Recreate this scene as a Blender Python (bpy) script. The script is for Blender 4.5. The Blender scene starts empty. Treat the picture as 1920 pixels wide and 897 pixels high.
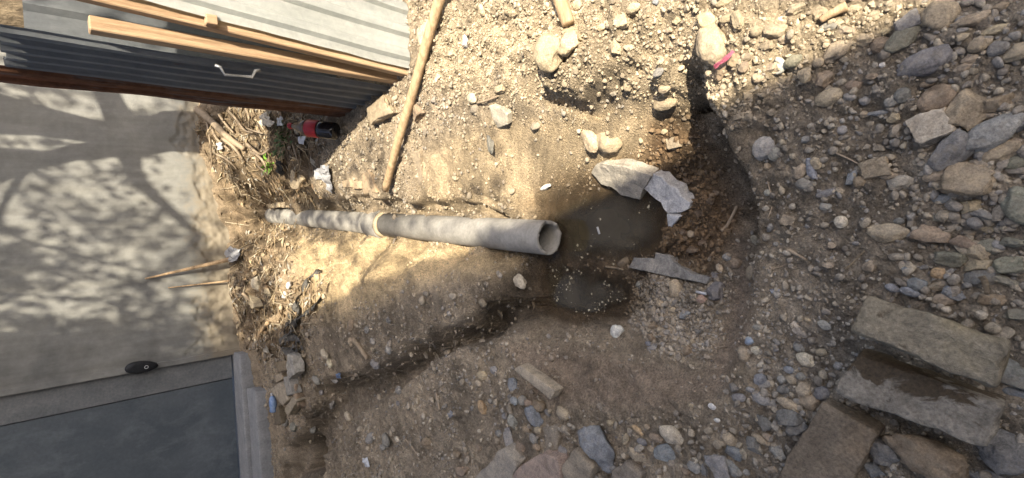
import bpy, bmesh, math, random
import numpy as np
from mathutils import Vector, Matrix, noise as mnoise

random.seed(7); rng = np.random.default_rng(11)
scene = bpy.context.scene
col = scene.collection
R = math.radians

# ------------------------------------------------------------------ camera
FPX, CAMH = 970.0, 1.35                       # focal length in photo pixels, eye height (m)
PIT = math.pi/2 - math.atan(1100/FPX)         # pitch below the horizon
LN = math.hypot(1100, 78)
Fv = np.array([0, math.cos(PIT), -math.sin(PIT)])
Dv = np.array([0, -math.sin(PIT), -math.cos(PIT)])
Xv = np.array([1.0, 0, 0])
RV = (1100*Dv - 78*Xv)/LN
UV = (78*Dv + 1100*Xv)/LN
CAM = np.array([0, 0, CAMH])
cd = bpy.data.cameras.new('camera'); cam = bpy.data.objects.new('camera', cd); col.objects.link(cam)
M3 = Matrix(((RV[0], UV[0], -Fv[0]), (RV[1], UV[1], -Fv[1]), (RV[2], UV[2], -Fv[2])))
cam.matrix_world = Matrix.Translation(CAM) @ M3.to_4x4()
cd.sensor_width = 36.0; cd.lens = FPX/1920*36.0; cd.clip_start = 0.02; cd.clip_end = 500
scene.camera = cam

# ------------------------------------------------------------------ sky, sun, exposure
SUN_EL = R(50)
SX, SY = 0.229, -0.973                        # horizontal direction towards the sun
world = bpy.data.worlds.new('World'); scene.world = world; world.use_nodes = True
wn = world.node_tree.nodes; wl = world.node_tree.links
bg = wn['Background']; sky = wn.new('ShaderNodeTexSky'); sky.sky_type = 'NISHITA'
sky.sun_disc = False; sky.sun_elevation = SUN_EL; sky.sun_rotation = math.atan2(SX, SY)
sky.air_density = 0.8; sky.dust_density = 4.0; sky.ozone_density = 1.0
wl.new(sky.outputs[0], bg.inputs[0]); bg.inputs[1].default_value = 0.145
sd = bpy.data.lights.new('sun', 'SUN'); sd.energy = 4.8; sd.angle = R(0.5); sd.color = (1.0, 0.90, 0.73)
so = bpy.data.objects.new('sun', sd); col.objects.link(so)
SUNV = Vector((SX*math.cos(SUN_EL), SY*math.cos(SUN_EL), math.sin(SUN_EL)))
so.rotation_euler = SUNV.to_track_quat('Z', 'Y').to_euler(); so.location = (3, -6, 9)
vs = scene.view_settings
vs.view_transform = 'Standard'; vs.look = 'None'; vs.gamma = 1.0; vs.use_curve_mapping = False
vs.exposure = 1.3

# ------------------------------------------------------------------ helpers: pixels of the photo <-> space
def ray(x, y):
    return FPX*Fv + (x-960)*RV - (y-448.5)*UV
def at_z(x, y, z):
    r = ray(x, y); t = (z-CAMH)/r[2]; return CAM + t*r
def at_y(x, y, Y):
    r = ray(x, y); t = Y/r[1]; return CAM + t*r
def at_x(x, y, X):
    r = ray(x, y); t = X/r[0]; return CAM + t*r
def project(P):
    q = P - CAM
    d = q @ Fv
    d = np.where(d < 0.05, 0.05, d)
    return 960 + FPX*(q @ RV)/d, 448.5 - FPX*(q @ UV)/d

# ------------------------------------------------------------------ helpers: noise in numpy
_tab = rng.random((256, 256))
def vnoise(x, y, seed=0):
    x = x + seed*17.37; y = y + seed*9.71
    xi = np.floor(x).astype(int); yi = np.floor(y).astype(int); fx = x-xi; fy = y-yi
    fx = fx*fx*(3-2*fx); fy = fy*fy*(3-2*fy)
    g = lambda a, b: _tab[a % 256, b % 256]
    return (g(xi, yi)*(1-fx)+g(xi+1, yi)*fx)*(1-fy) + (g(xi, yi+1)*(1-fx)+g(xi+1, yi+1)*fx)*fy - 0.5
def fbm(x, y, sc, octv=4, seed=0, gain=0.5):
    s = 0; a = 1.0
    for k in range(octv):
        s = s + a*vnoise(x*sc, y*sc, seed+k); sc *= 2.03; a *= gain
    return s
_jx = rng.random((256, 256)); _jy = rng.random((256, 256)); _jr = rng.random((256, 256))
def clods(x, y, cell):
    """height of random flattened lumps laid out in a jittered grid"""
    xs = x/cell; ys = y/cell; xi = np.floor(xs).astype(int); yi = np.floor(ys).astype(int)
    out = np.zeros_like(x)
    for a in (-1, 0, 1):
        for b in (-1, 0, 1):
            i = (xi+a) % 256; j = (yi+b) % 256
            rad = 0.25+0.45*_jr[i, j]**2
            d = np.hypot(xs-(xi+a+_jx[i, j]), (ys-(yi+b+_jy[i, j]))*(0.7+0.6*_jx[j, i]))/rad
            out = np.maximum(out, np.sqrt(np.clip(1-d*d, 0, 1))*rad)
    return out*cell
def smooth(x, a, b):
    t = np.clip((x-a)/(b-a), 0, 1); return t*t*(3-2*t)
def poly_mask(px, py, poly, soft):
    """1 inside the polygon, fading to 0 over `soft` outside/inside of its edge"""
    inside = np.zeros(px.shape, bool); dist = np.full(px.shape, 1e9)
    n = len(poly)
    for k in range(n):
        x0, y0 = poly[k]; x1, y1 = poly[(k+1) % n]
        c = ((y0 > py) != (y1 > py)) & (px < (x1-x0)*(py-y0)/((y1-y0) if y1 != y0 else 1e-9)+x0)
        inside ^= c
        ex, ey = x1-x0, y1-y0
        t = np.clip(((px-x0)*ex+(py-y0)*ey)/(ex*ex+ey*ey), 0, 1)
        dist = np.minimum(dist, np.hypot(px-x0-t*ex, py-y0-t*ey))
    sdv = np.where(inside, dist, -dist)
    return smooth(sdv, -soft, soft)

# ------------------------------------------------------------------ helpers: materials
def nodes_of(name):
    m = bpy.data.materials.new(name); m.use_nodes = True
    nt = m.node_tree; return m, nt, nt.nodes['Principled BSDF'], nt.nodes.new, nt.links.new
def tcoord(nt, kind='Object'):
    return nt.nodes.new('ShaderNodeTexCoord').outputs[kind]
def noise_node(nt, vec, scale, detail=4, rough=0.6, dist=0.0):
    n = nt.nodes.new('ShaderNodeTexNoise'); n.inputs['Scale'].default_value = scale
    n.inputs['Detail'].default_value = detail; n.inputs['Roughness'].default_value = rough
    n.inputs['Distortion'].default_value = dist
    nt.links.new(vec, n.inputs['Vector']); return n.outputs['Fac']
def ramp(nt, fac, stops):
    r = nt.nodes.new('ShaderNodeValToRGB'); e = r.color_ramp.elements
    while len(e) < len(stops): e.new(0.5)
    for k, (p, c) in enumerate(stops):
        e[k].position = p; e[k].color = (*c, 1) if len(c) == 3 else c
    nt.links.new(fac, r.inputs['Fac']); return r.outputs['Color']
def mixc(nt, mode, fac, a, b):
    m = nt.nodes.new('ShaderNodeMix'); m.data_type = 'RGBA'; m.blend_type = mode
    for s, v in ((m.inputs['Factor'], fac), (m.inputs['A'], a), (m.inputs['B'], b)):
        if isinstance(v, (int, float)): s.default_value = v
        elif isinstance(v, tuple): s.default_value = (*v, 1)
        else: nt.links.new(v, s)
    return m.outputs['Result']
def bump(nt, bsdf, height, strength, distance, prev=None):
    b = nt.nodes.new('ShaderNodeBump'); b.inputs['Strength'].default_value = strength
    b.inputs['Distance'].default_value = distance
    nt.links.new(height, b.inputs['Height'])
    if prev is not None: nt.links.new(prev, b.inputs['Normal'])
    nt.links.new(b.outputs['Normal'], bsdf.inputs['Normal']); return b.outputs['Normal']
def mapped(nt, vec, scale):
    m = nt.nodes.new('ShaderNodeMapping'); m.inputs['Scale'].default_value = scale
    nt.links.new(vec, m.inputs['Vector']); return m.outputs['Vector']

def mat_soil():
    m, nt, b, new, link = nodes_of('soil')
    a = new('ShaderNodeAttribute'); a.attribute_name = 'Col'
    v = tcoord(nt)
    n1 = noise_node(nt, v, 9, 6, 0.65); n2 = noise_node(nt, v, 130, 5, 0.7)
    c = mixc(nt, 'MULTIPLY', 1.0, a.outputs['Color'], ramp(nt, n1, [(0.3, (.8, .79, .77)), (.7, (1.18, 1.17, 1.15))]))
    c = mixc(nt, 'MULTIPLY', 1.0, c, ramp(nt, n2, [(0.3, (.55, .54, .53)), (.7, (1.38, 1.37, 1.35))]))
    link(c, b.inputs['Base Color'])
    mr = new('ShaderNodeMapRange'); mr.inputs['To Min'].default_value = .97; mr.inputs['To Max'].default_value = .38
    link(a.outputs['Alpha'], mr.inputs['Value']); link(mr.outputs[0], b.inputs['Roughness'])
    b.inputs['Specular IOR Level'].default_value = .3
    p = bump(nt, b, noise_node(nt, v, 45, 8, .75), 1.0, .02)
    vo = new('ShaderNodeTexVoronoi'); vo.inputs['Scale'].default_value = 150; link(v, vo.inputs['Vector'])
    p = bump(nt, b, vo.outputs['Distance'], .8, .006, p)
    bump(nt, b, noise_node(nt, v, 160, 5, .7), .9, .006, p)
    return m
def mat_stone(name, use_attr=False, rough=.93, spots=True, bumpd=.004, sc=1.0):
    """stone whose tint comes from the object's own colour (or a colour per pebble)"""
    m, nt, b, new, link = nodes_of(name)
    if use_attr:
        a = new('ShaderNodeAttribute'); a.attribute_name = 'Col'; base = a.outputs['Color']
    else:
        oi = new('ShaderNodeObjectInfo'); base = oi.outputs['Color']
    v = new('ShaderNodeNewGeometry').outputs['Position']
    n1 = noise_node(nt, v, 28*sc, 6, .65, .6); n2 = noise_node(nt, v, 220*sc, 4, .7)
    c = mixc(nt, 'MULTIPLY', 1.0, base, ramp(nt, n1, [(.28, (.55, .54, .53)), (.5, (1, 1, 1)), (.72, (1.42, 1.38, 1.3))]))
    c = mixc(nt, 'MULTIPLY', 1.0, c, ramp(nt, n2, [(.3, (.62, .62, .62)), (.7, (1.32, 1.32, 1.32))]))
    if spots:                                  # pale dust lying on top
        g = new('ShaderNodeNewGeometry'); s = new('ShaderNodeSeparateXYZ'); link(g.outputs['Normal'], s.inputs[0])
        n3 = noise_node(nt, v, 60*sc, 5, .7)
        ad = new('ShaderNodeMath'); ad.operation = 'MULTIPLY'; link(s.outputs['Z'], ad.inputs[0]); link(n3, ad.inputs[1])
        f = ramp(nt, ad.outputs[0], [(.42, (0, 0, 0)), (.68, (.45, .45, .45))])
        c = mixc(nt, 'MIX', f, c, (.30, .25, .18))
    link(c, b.inputs['Base Color']); b.inputs['Roughness'].default_value = rough
    b.inputs['Specular IOR Level'].default_value = .25
    p = bump(nt, b, noise_node(nt, v, 55*sc, 7, .7), .7, bumpd*1.6)
    bump(nt, b, noise_node(nt, v, 260*sc, 4, .65), .5, bumpd*.5, p)
    return m
def mat_simple(name, c0, c1, scale=20, rough=.9, bstr=.4, bdist=.003, stretch=(1, 1, 1), spec=.3, metal=0.0, detail=6, kind='Object'):
    m, nt, b, new, link = nodes_of(name)
    v = mapped(nt, tcoord(nt, kind), stretch)
    n = noise_node(nt, v, scale, detail, .65, .4)
    c = ramp(nt, n, [(.3, c0), (.7, c1)])
    c = mixc(nt, 'MULTIPLY', 1.0, c, ramp(nt, noise_node(nt, v, scale*7, 4, .7), [(.3, (.82, .82, .82)), (.7, (1.15, 1.15, 1.15))]))
    link(c, b.inputs['Base Color']); b.inputs['Roughness'].default_value = rough
    b.inputs['Metallic'].default_value = metal; b.inputs['Specular IOR Level'].default_value = spec
    bump(nt, b, noise_node(nt, v, scale*3, 6, .7), bstr, bdist)
    return m
def mat_wood(name, c0, c1, axis=2, rough=.8):
    st = [9, 9, 9]; st[axis] = .7
    return mat_simple(name, c0, c1, 6, rough, .5, .003, tuple(st))
def mat_plaster():
    m, nt, b, new, link = nodes_of('wall_plaster')
    v = tcoord(nt)
    n1 = noise_node(nt, v, 2.2, 6, .62, .5); n2 = noise_node(nt, v, 14, 6, .65); n3 = noise_node(nt, mapped(nt, v, (5, 1, .7)), 2.5, 5, .6)
    c = ramp(nt, n1, [(.3, (.158, .16, .152)), (.5, (.22, .22, .205)), (.7, (.262, .26, .236))])
    c = mixc(nt, 'MULTIPLY', 1.0, c, ramp(nt, n2, [(.3, (.86, .86, .85)), (.7, (1.1, 1.1, 1.1))]))
    c = mixc(nt, 'MULTIPLY', .7, c, ramp(nt, n3, [(.35, (.78, .77, .75)), (.6, (1.03, 1.03, 1.03))]))
    # dirt splash near the foot, with a ragged upper edge
    s = new('ShaderNodeSeparateXYZ'); link(v, s.inputs[0])
    ad = new('ShaderNodeMath'); ad.operation = 'MULTIPLY_ADD'; link(n2, ad.inputs[0]); ad.inputs[1].default_value = -.5; link(s.outputs['Z'], ad.inputs[2])
    f = ramp(nt, ad.outputs[0], [(0.0, (.8, .8, .8)), (.2, (0, 0, 0))])
    c = mixc(nt, 'MIX', f, c, (.235, .195, .135))
    link(c, b.inputs['Base Color']); b.inputs['Roughness'].default_value = .95
    p = bump(nt, b, n2, .25, .01); bump(nt, b, noise_node(nt, v, 90, 5, .7), .35, .003, p)
    return m
def mat_gate():
    m, nt, b, new, link = nodes_of('gate_paint')
    v = tcoord(nt)
    n1 = noise_node(nt, v, 1.6, 4, .55, .4); n2 = noise_node(nt, mapped(nt, v, (1.6, 1, 1)), 3.2, 8, .72, .3)
    c = ramp(nt, n1, [(.32, (.062, .078, .092)), (.68, (.11, .127, .142))])
    c = mixc(nt, 'MIX', ramp(nt, n2, [(.50, (0, 0, 0)), (.70, (.7, .7, .7))]), c, (.16, .18, .195))
    c = mixc(nt, 'MULTIPLY', 1.0, c, ramp(nt, noise_node(nt, v, 40, 5, .7), [(.3, (.87, .87, .87)), (.7, (1.1, 1.1, 1.1))]))
    link(c, b.inputs['Base Color']); b.inputs['Roughness'].default_value = .75
    bump(nt, b, n2, .15, .004)
    return m
def mat_tin(name, c0, c1, rust=.0, rough=.45, metal=.55):
    m, nt, b, new, link = nodes_of(name)
    v = tcoord(nt)
    n1 = noise_node(nt, mapped(nt, v, (3, 3, .6)), 5, 6, .65, .3)
    n2 = noise_node(nt, v, 24, 6, .7, .4); n3 = noise_node(nt, mapped(nt, v, (6, 6, .5)), 4, 7, .7, .3)
    c = ramp(nt, n1, [(.3, c0), (.7, c1)])
    c = mixc(nt, 'MULTIPLY', 1.0, c, ramp(nt, n2, [(.3, (.85, .86, .87)), (.7, (1.1, 1.1, 1.1))]))
    rf = ramp(nt, n3, [(.66-rust, (0, 0, 0)), (.80-rust, (1, 1, 1))])
    c = mixc(nt, 'MIX', rf, c, ramp(nt, n2, [(.3, (.10, .042, .02)), (.7, (.24, .115, .06))]))
    link(c, b.inputs['Base Color']); b.inputs['Roughness'].default_value = rough
    iv = new('ShaderNodeMath'); iv.operation = 'MULTIPLY_ADD'; iv.inputs[1].default_value = -metal; iv.inputs[2].default_value = metal
    link(rf, iv.inputs[0]); link(iv.outputs[0], b.inputs['Metallic'])
    p = bump(nt, b, n1, .25, .006); bump(nt, b, noise_node(nt, v, 60, 4, .6), .2, .002, p)
    return m
def mat_water():
    m, nt, b, new, link = nodes_of('murky_water')
    v = tcoord(nt)
    c = ramp(nt, noise_node(nt, v, 7, 5, .6, .8), [(.3, (.052, .042, .024)), (.7, (.088, .071, .042))])
    c = mixc(nt, 'MIX', ramp(nt, noise_node(nt, v, 130, 4, .7), [(.62, (0, 0, 0)), (.74, (.35, .35, .35))]), c, (.17, .15, .10))
    link(c, b.inputs['Base Color']); b.inputs['Roughness'].default_value = .06; b.inputs['IOR'].default_value = 1.33
    bump(nt, b, noise_node(nt, v, 18, 3, .5), .05, .004)
    a = new('ShaderNodeAttribute'); a.attribute_name = 'Col'
    mr = new('ShaderNodeMapRange'); mr.inputs['From Max'].default_value = .085; mr.inputs['To Min'].default_value = .04; mr.inputs['To Max'].default_value = .94
    mr.interpolation_type = 'SMOOTHSTEP'; link(a.outputs['Fac'], mr.inputs['Value']); link(mr.outputs[0], b.inputs['Alpha'])
    return m

MAT = {}
MAT['soil'] = mat_soil()
MAT['stone'] = mat_stone('stone'); MAT['clean_stone'] = mat_stone('washed_stone', spots=False)
MAT['pebble'] = mat_stone('pebble_mix', True, spots=False, bumpd=.0015)
MAT['plaster'] = mat_plaster(); MAT['gate'] = mat_gate(); MAT['water'] = mat_water()
MAT['stile'] = mat_simple('stile_cement', (.125, .135, .14), (.20, .205, .205), 7, .9, .4, .004)
MAT['concrete'] = mat_simple('rough_concrete', (.20, .205, .21), (.29, .29, .285), 9, .93, .5, .006)
MAT['pipe'] = mat_simple('pipe_cement', (.205, .195, .172), (.315, .302, .27), 9, .88, .4, .003)
MAT['mortar'] = mat_simple('joint_mortar', (.38, .31, .20), (.52, .43, .29), 40, .95, .6, .004)
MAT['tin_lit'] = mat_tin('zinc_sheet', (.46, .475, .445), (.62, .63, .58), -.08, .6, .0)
MAT['tin_shaded'] = mat_tin('shaded_zinc_sheet', (.165, .178, .195), (.265, .28, .29), .02, .6, .1)  # darker copy of the zinc, with the sheets' shade put into its colour
MAT['tin_rust'] = mat_tin('rusted_zinc_sheet', (.15, .16, .165), (.22, .22, .22), .33, .8, .1)
MAT['timber'] = mat_wood('sawn_timber', (.25, .16, .092), (.47, .335, .205))
MAT['old_wood'] = mat_wood('grey_wood', (.22, .17, .115), (.37, .29, .20), 0)
MAT['handle'] = mat_wood('handle_wood', (.25, .165, .09), (.52, .375, .225), 0, .7)
MAT['bark'] = mat_simple('bark', (.12, .09, .06), (.33, .26, .17), 9, .95, 1.0, .03, (1, 1, .35))
MAT['leaf'] = mat_simple('leaf_green', (.035, .07, .02), (.07, .12, .035), 5, .6, .1, .001)
MAT['leaf_bright'] = mat_simple('leaf_bright', (.12, .26, .03), (.22, .40, .06), 30, .6, .1, .001)
MAT['iron'] = mat_simple('pale_iron', (.20, .205, .215), (.30, .305, .315), 30, .45, .2, .001, metal=.6)
MAT['black'] = mat_simple('black_plastic', (.010, .011, .013), (.022, .024, .027), 30, .5, .3, .002)
MAT['white_plastic'] = mat_simple('white_plastic', (.40, .40, .40), (.56, .56, .56), 30, .55, .3, .002)
MAT['cloth_strap'] = mat_simple('dusty_strap', (.13, .125, .115), (.23, .215, .19), 60, .95, .6, .003)
MAT['render'] = mat_simple('house_render', (.26, .24, .21), (.34, .315, .275), 3, .93, .3, .004)

# ------------------------------------------------------------------ helpers: objects
def link_obj(name, me, mat=None, parent=None, smooth_it=True):
    o = bpy.data.objects.new(name, me); col.objects.link(o)
    if mat is not None and not me.materials: me.materials.append(mat)
    if smooth_it and len(me.polygons): me.polygons.foreach_set('use_smooth', [True]*len(me.polygons))
    if parent is not None: o.parent = parent
    return o
def mesh_from(name, V, Fc):
    me = bpy.data.meshes.new(name); me.from_pydata([tuple(v) for v in V], [], [tuple(f) for f in Fc]); me.update(); return me
def bm_mesh(name, bm):
    me = bpy.data.meshes.new(name); bm.normal_update(); bm.to_mesh(me); bm.free(); return me
def tag(o, label=None, cat=None, group=None, kind=None):
    if label: o['label'] = label
    if cat: o['category'] = cat
    if group: o['group'] = group
    if kind: o['kind'] = kind
    return o
def empty(name, loc=(0, 0, 0)):
    o = bpy.data.objects.new(name, None); col.objects.link(o); o.location = loc; o.empty_display_size = .05; return o
def under(o, parent):
    """make o a part of parent without moving it"""
    o.parent = parent; o.matrix_parent_inverse = Matrix.Translation(-Vector(parent.location)); return o
def nz(p, sc, seed=0.0):
    return mnoise.noise(Vector((p[0]*sc+seed*3.1, p[1]*sc-seed*1.7, p[2]*sc+seed)))
def box_bm(x0, x1, y0, y1, z0, z1, bev=0.0, seg=2):
    bm = bmesh.new(); bmesh.ops.create_cube(bm, size=1)
    for v in bm.verts:
        v.co = Vector((x0+(v.co.x+.5)*(x1-x0), y0+(v.co.y+.5)*(y1-y0), z0+(v.co.z+.5)*(z1-z0)))
    if bev: bmesh.ops.bevel(bm, geom=bm.edges[:], offset=bev, segments=seg, affect='EDGES', profile=.5)
    return bm
def tube_mesh(name, pts, rad, n=8, wob=0.0, caps=True, seed=0):
    pts = [Vector(p) for p in pts]; V = []; Fc = []
    if isinstance(rad, (int, float)): rad = [rad]*len(pts)
    up = Vector((0.13, .27, 1)).normalized()
    for k, p in enumerate(pts):
        d = (pts[min(k+1, len(pts)-1)] - pts[max(k-1, 0)]).normalized()
        a = d.cross(up)
        if a.length < .1: a = d.cross(Vector((1, 0, 0)))
        a.normalize(); b = d.cross(a)
        for j in range(n):
            th = 2*math.pi*j/n
            r = rad[k]*(1+wob*mnoise.noise(Vector((k*.7+seed, math.cos(th)*1.3, math.sin(th)*1.3))))
            V.append(p + (a*math.cos(th)+b*math.sin(th))*r)
    for k in range(len(pts)-1):
        for j in range(n):
            Fc.append((k*n+j, k*n+(j+1) % n, (k+1)*n+(j+1) % n, (k+1)*n+j))
    if caps:
        Fc.append(tuple(range(n))[::-1]); Fc.append(tuple((len(pts)-1)*n+j for j in range(n)))
    return mesh_from(name, V, Fc)
def spline(pts, m=6):
    """smooth polyline through points"""
    P = [Vector(p) for p in pts]; out = []
    for i in range(len(P)-1):
        p0 = P[max(i-1, 0)]; p1 = P[i]; p2 = P[i+1]; p3 = P[min(i+2, len(P)-1)]
        for k in range(m):
            t = k/m
            out.append(.5*((2*p1)+(p2-p0)*t+(2*p0-5*p1+4*p2-p3)*t*t+(3*p1-p0-3*p2+p3)*t**3))
    out.append(P[-1]); return out

# ------------------------------------------------------------------ the terrain
PIPE_A = at_z(1030, 446.5, -.205); PIPE_B = at_z(512, 404, -.275); PIPE_R = .0735; WATER_Z = -.30
WALL_Y = 5.6
ZC = [
 # flat ground round the camera
 (1920,0,0),(1920,300,0),(1920,600,0),(1920,897,0),(1750,0,.0),(1750,200,.01),(1750,450,0),(1750,700,0),(1750,897,0),
 (1600,60,.01),(1600,250,0),(1600,450,0),(1600,650,0),(1600,850,0),(1500,120,.01),(1500,350,.0),(1500,500,-.005),(1500,700,0),(1500,880,0),
 (1440,200,.01),(1440,300,0),(1440,430,0),(1440,620,0),(1420,780,0),(1350,850,0),(1200,860,0),(1080,860,0),(950,860,0),(850,880,0),
 # sunlit upper ground and crumbling ledge
 (800,20,0),(900,50,.02),(1000,60,.04),(1100,60,.04),(1200,30,.04),(1300,40,.035),(1380,60,.03),(1450,100,.02),
 (830,150,0),(900,160,.0),(960,190,0),(1030,163,.03),(1075,168,.025),(1120,156,.025),(1160,138,.02),(1185,108,.02),
 (960,215,-.04),(1040,190,-.055),(1090,195,-.065),(1130,188,-.065),(1165,168,-.06),(1200,130,-.03),
 (1215,100,-.02),(1210,180,-.08),(1200,250,-.16),(1190,300,-.24),
 (1240,120,.0),(1250,165,-.03),(1255,195,-.07),(1262,222,-.2),(1264,255,-.24),(1265,290,-.27),(1260,340,-.29),
 (1282,118,-.03),(1300,145,-.08),(1292,195,-.13),(1330,130,.0),(1335,160,-.01),
 # clay slope down to the pool
 (850,250,-.04),(900,300,-.07),(850,340,-.10),(800,375,-.13),(900,375,-.17),(960,300,-.12),(1000,350,-.2),(1020,380,-.26),
 (1050,300,-.16),(1060,350,-.25),(1100,240,-.11),(1110,300,-.2),(1150,260,-.14),(1160,300,-.22),(1000,240,-.06),
 (1000,395,-.24),(940,391,-.16),(880,388,-.13),(820,385,-.11),(760,378,-.09),(700,374,-.06),(650,372,-.05),(600,370,-.05),
 # pool floors
 (1100,400,-.36),(1150,430,-.4),(1200,430,-.38),(1235,450,-.35),(1100,460,-.37),(1056,430,-.36),(1044,470,-.34),(1050,400,-.33),(1180,385,-.35),
 (1275,450,-.265),(1300,400,-.255),(1320,350,-.26),(1330,300,-.265),(1335,440,-.24),(1250,480,-.28),
 (1062,498,-.290),(1092,498,-.290),(1130,502,-.290),(1170,502,-.283),
 (1100,545,-.39),(1055,525,-.35),(1150,545,-.38),(1055,565,-.35),(1120,582,-.35),(1175,555,-.34),
 (1212,560,-.25),(1185,602,-.245),(1110,614,-.245),(1040,608,-.25),(1008,550,-.265),(1015,510,-.28),(1000,495,-.265),
 # gravel terrace
 (1220,520,-.23),(1260,560,-.17),(1300,560,-.15),(1340,530,-.16),(1350,600,-.12),(1280,620,-.14),(1200,630,-.16),(1130,640,-.15),
 (1060,640,-.14),(1330,670,-.10),(1250,690,-.10),(1160,690,-.09),
 # near bank: toe and rim
 (1318,195,-.02),(1360,250,-.005),(1382,310,0),(1404,385,0),(1402,440,0),(1400,500,-.005),(1405,560,0),(1400,640,0),(1375,710,0),(1320,760,0),
 (1230,778,0),(1140,772,0),(1060,772,0),(1000,765,0),(1000,680,-.06),(1060,700,-.06),(1120,725,-.045),
 # ground on both sides of the side trench
 (960,700,-.05),(900,710,-.04),(840,730,-.02),(760,785,-.01),(700,840,-.01),(950,645,-.08),(870,662,-.06),(790,707,-.04),(720,752,-.03),(650,802,-.02),
 (990,622,-.13),(945,552,-.14),(900,568,-.08),(840,596,-.05),(770,634,-.03),(700,672,-.03),(640,694,-.03),(600,712,-.02),(572,780,-.03),
 # mound between the trenches
 (900,525,-.03),(820,545,.04),(740,585,.05),(650,620,.05),(600,640,.03),(560,680,.03),(540,740,.02),
 (850,498,.0),(760,508,.07),(680,518,.11),(600,530,.12),(540,562,.09),(960,505,-.18),(1000,482,-.25),
 (950,482,-.25),(880,472,-.24),(800,459,-.24),(740,449,-.25),(680,440,-.25),(620,431,-.25),(560,422,-.27),(880,484,-.14),(800,475,-.13),(740,467,-.12),(680,462,-.11),(620,460,-.11),
 # ground by the shed and heap at the wall
 (640,300,-.02),(700,250,0),(600,320,-.03),(650,360,-.06),(740,340,-.06),(720,290,-.02),(580,260,0),(770,200,0),(780,60,0),
 (560,330,.0),(520,300,.05),(520,360,-.03),(540,388,-.12),(485,400,-.16),(470,260,.12),(420,220,.18),(400,300,.2),(380,205,.26),
 (440,330,.12),(430,420,.07),(450,480,.09),(410,400,.16),(500,460,.0),(480,530,.09),(470,600,.06),(540,480,.04),(520,640,.04),(492,690,-.02),
 (500,760,-.03),(520,820,-.05)]
P = [tuple(at_z(x, y, z)) for x, y, z in ZC]
for k in range(12):                                     # bed of the pipe
    t = k/11; q = PIPE_A*(1-t)+PIPE_B*t; P.append((q[0], q[1], q[2]-PIPE_R-.02))
P += [(x, y, 0.0) for x in (-3.5, -2.4, 1.7, 2.6) for y in (-1.2, .3, 1.6, 3, 4.4)] + [(x, -1.2, 0.0) for x in (-1.2, -.5, .3, .9)]
P += [(1.2, 2.6, 0), (1.3, 4.2, .1), (1.8, 5.4, .2), (-2.2, 4.6, -.05), (-2.2, 5.5, 0), (-1.6, 2.6, -.02), (-1.4, 1.6, 0), (-1.1, .9, 0)]
P = np.array(P)
def rbf_fit(xy, z, lam):
    n = len(xy); A = np.hypot(xy[:, None, 0]-xy[None, :, 0], xy[:, None, 1]-xy[None, :, 1])
    M = np.zeros((n+1, n+1)); M[:n, :n] = -A + lam*np.eye(n); M[:n, n] = 1; M[n, :n] = 1
    s = np.linalg.solve(M, np.append(z, 0)); return s
SOL = rbf_fit(P[:, :2], P[:, 2], .0012)
def rbf_eval(x, y):
    out = np.full(x.shape, SOL[-1])
    for k in range(len(P)):
        out -= SOL[k]*np.hypot(x-P[k, 0], y-P[k, 1])
    return out
def axis(lo, hi, fine, far):
    a = list(np.arange(lo, hi, fine)); s = fine
    while a[-1] < far: s *= 1.35; a.append(a[-1]+s)
    s = fine
    while a[0] > -far: s *= 1.35; a.insert(0, a[0]-s)
    return np.array(a)
gx = axis(-2.2, 1.6, .0065, 60)
ya = [-.25]; 
while ya[-1] < 5.75: ya.append(ya[-1] + (.0056 + .0016*max(0, ya[-1]-.5)))
s = .02
while ya[-1] < 60: s *= 1.4; ya.append(ya[-1]+s)
s = .02
while ya[0] > -60: s *= 1.4; ya.insert(0, ya[0]-s)
gy = np.array(ya)
GX, GY = np.meshgrid(gx, gy)
edge = smooth(np.maximum(np.abs(GX+.3)-2.2, np.maximum(GY-5.9, -GY-.5)), 0, 1.5)
Z0 = rbf_eval(GX, GY)*(1-edge)
def world_poly(pts): return [tuple(at_z(x, y, z)[:2]) for x, y, z in pts]
WXn = GX + fbm(GX, GY, 6, 2, 141, .35)*.07; WYn = GY + fbm(GX, GY, 6, 2, 151, .35)*.07      # ragged edges
def carve(poly, soft, depth, sharp=1.0):
    """sink the ground inside a polygon with a steep, uneven bank"""
    m = poly_mask(WXn, WYn, poly, soft); return m*depth
tr_far = [(985,548,-.16),(945,556,-.12),(900,572,-.08),(840,600,-.05),(770,638,-.03),(700,676,-.03),(640,700,-.03),(600,722,-.02),(560,800,-.03),(535,850,-.03),(530,905,-.03)]
tr_near = [(600,905,-.02),(612,850,-.02),(650,800,-.03),(720,750,-.04),(790,705,-.05),(870,660,-.07),(950,640,-.1),(1005,612,-.17)]
pol_tr = world_poly(tr_far+tr_near)
def line_dist(x, y, pts):
    d = np.full(x.shape, 1e9)
    for (x0, y0), (x1, y1) in zip(pts, pts[1:]):
        ex, ey = x1-x0, y1-y0; t = np.clip(((x-x0)*ex+(y-y0)*ey)/(ex*ex+ey*ey), 0, 1); d = np.minimum(d, np.hypot(x-x0-t*ex, y-y0-t*ey))
    return d
c_tr = poly_mask(WXn, WYn, pol_tr, .006)*smooth(line_dist(WXn, WYn, world_poly(tr_far)), 0, .12)*smooth(line_dist(WXn, WYn, world_poly(tr_near)), 0, .045)
Z0 = Z0 + 4*c_tr*(1-c_tr)*.02*np.sin(c_tr*26+fbm(GX, GY, 8, 3, 201)*9)
Z0 = Z0 - c_tr*(.215+.06*fbm(GX, GY, 6, 3, 161))*smooth(-(GX*.45-GY*.9), 1.55, 1.95)
pol_hole = world_poly([(530,835,-.05),(566,835,-.05),(575,910,-.05),(530,910,-.05)]); Z0 = Z0 - carve(pol_hole, .07, .2)
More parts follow.
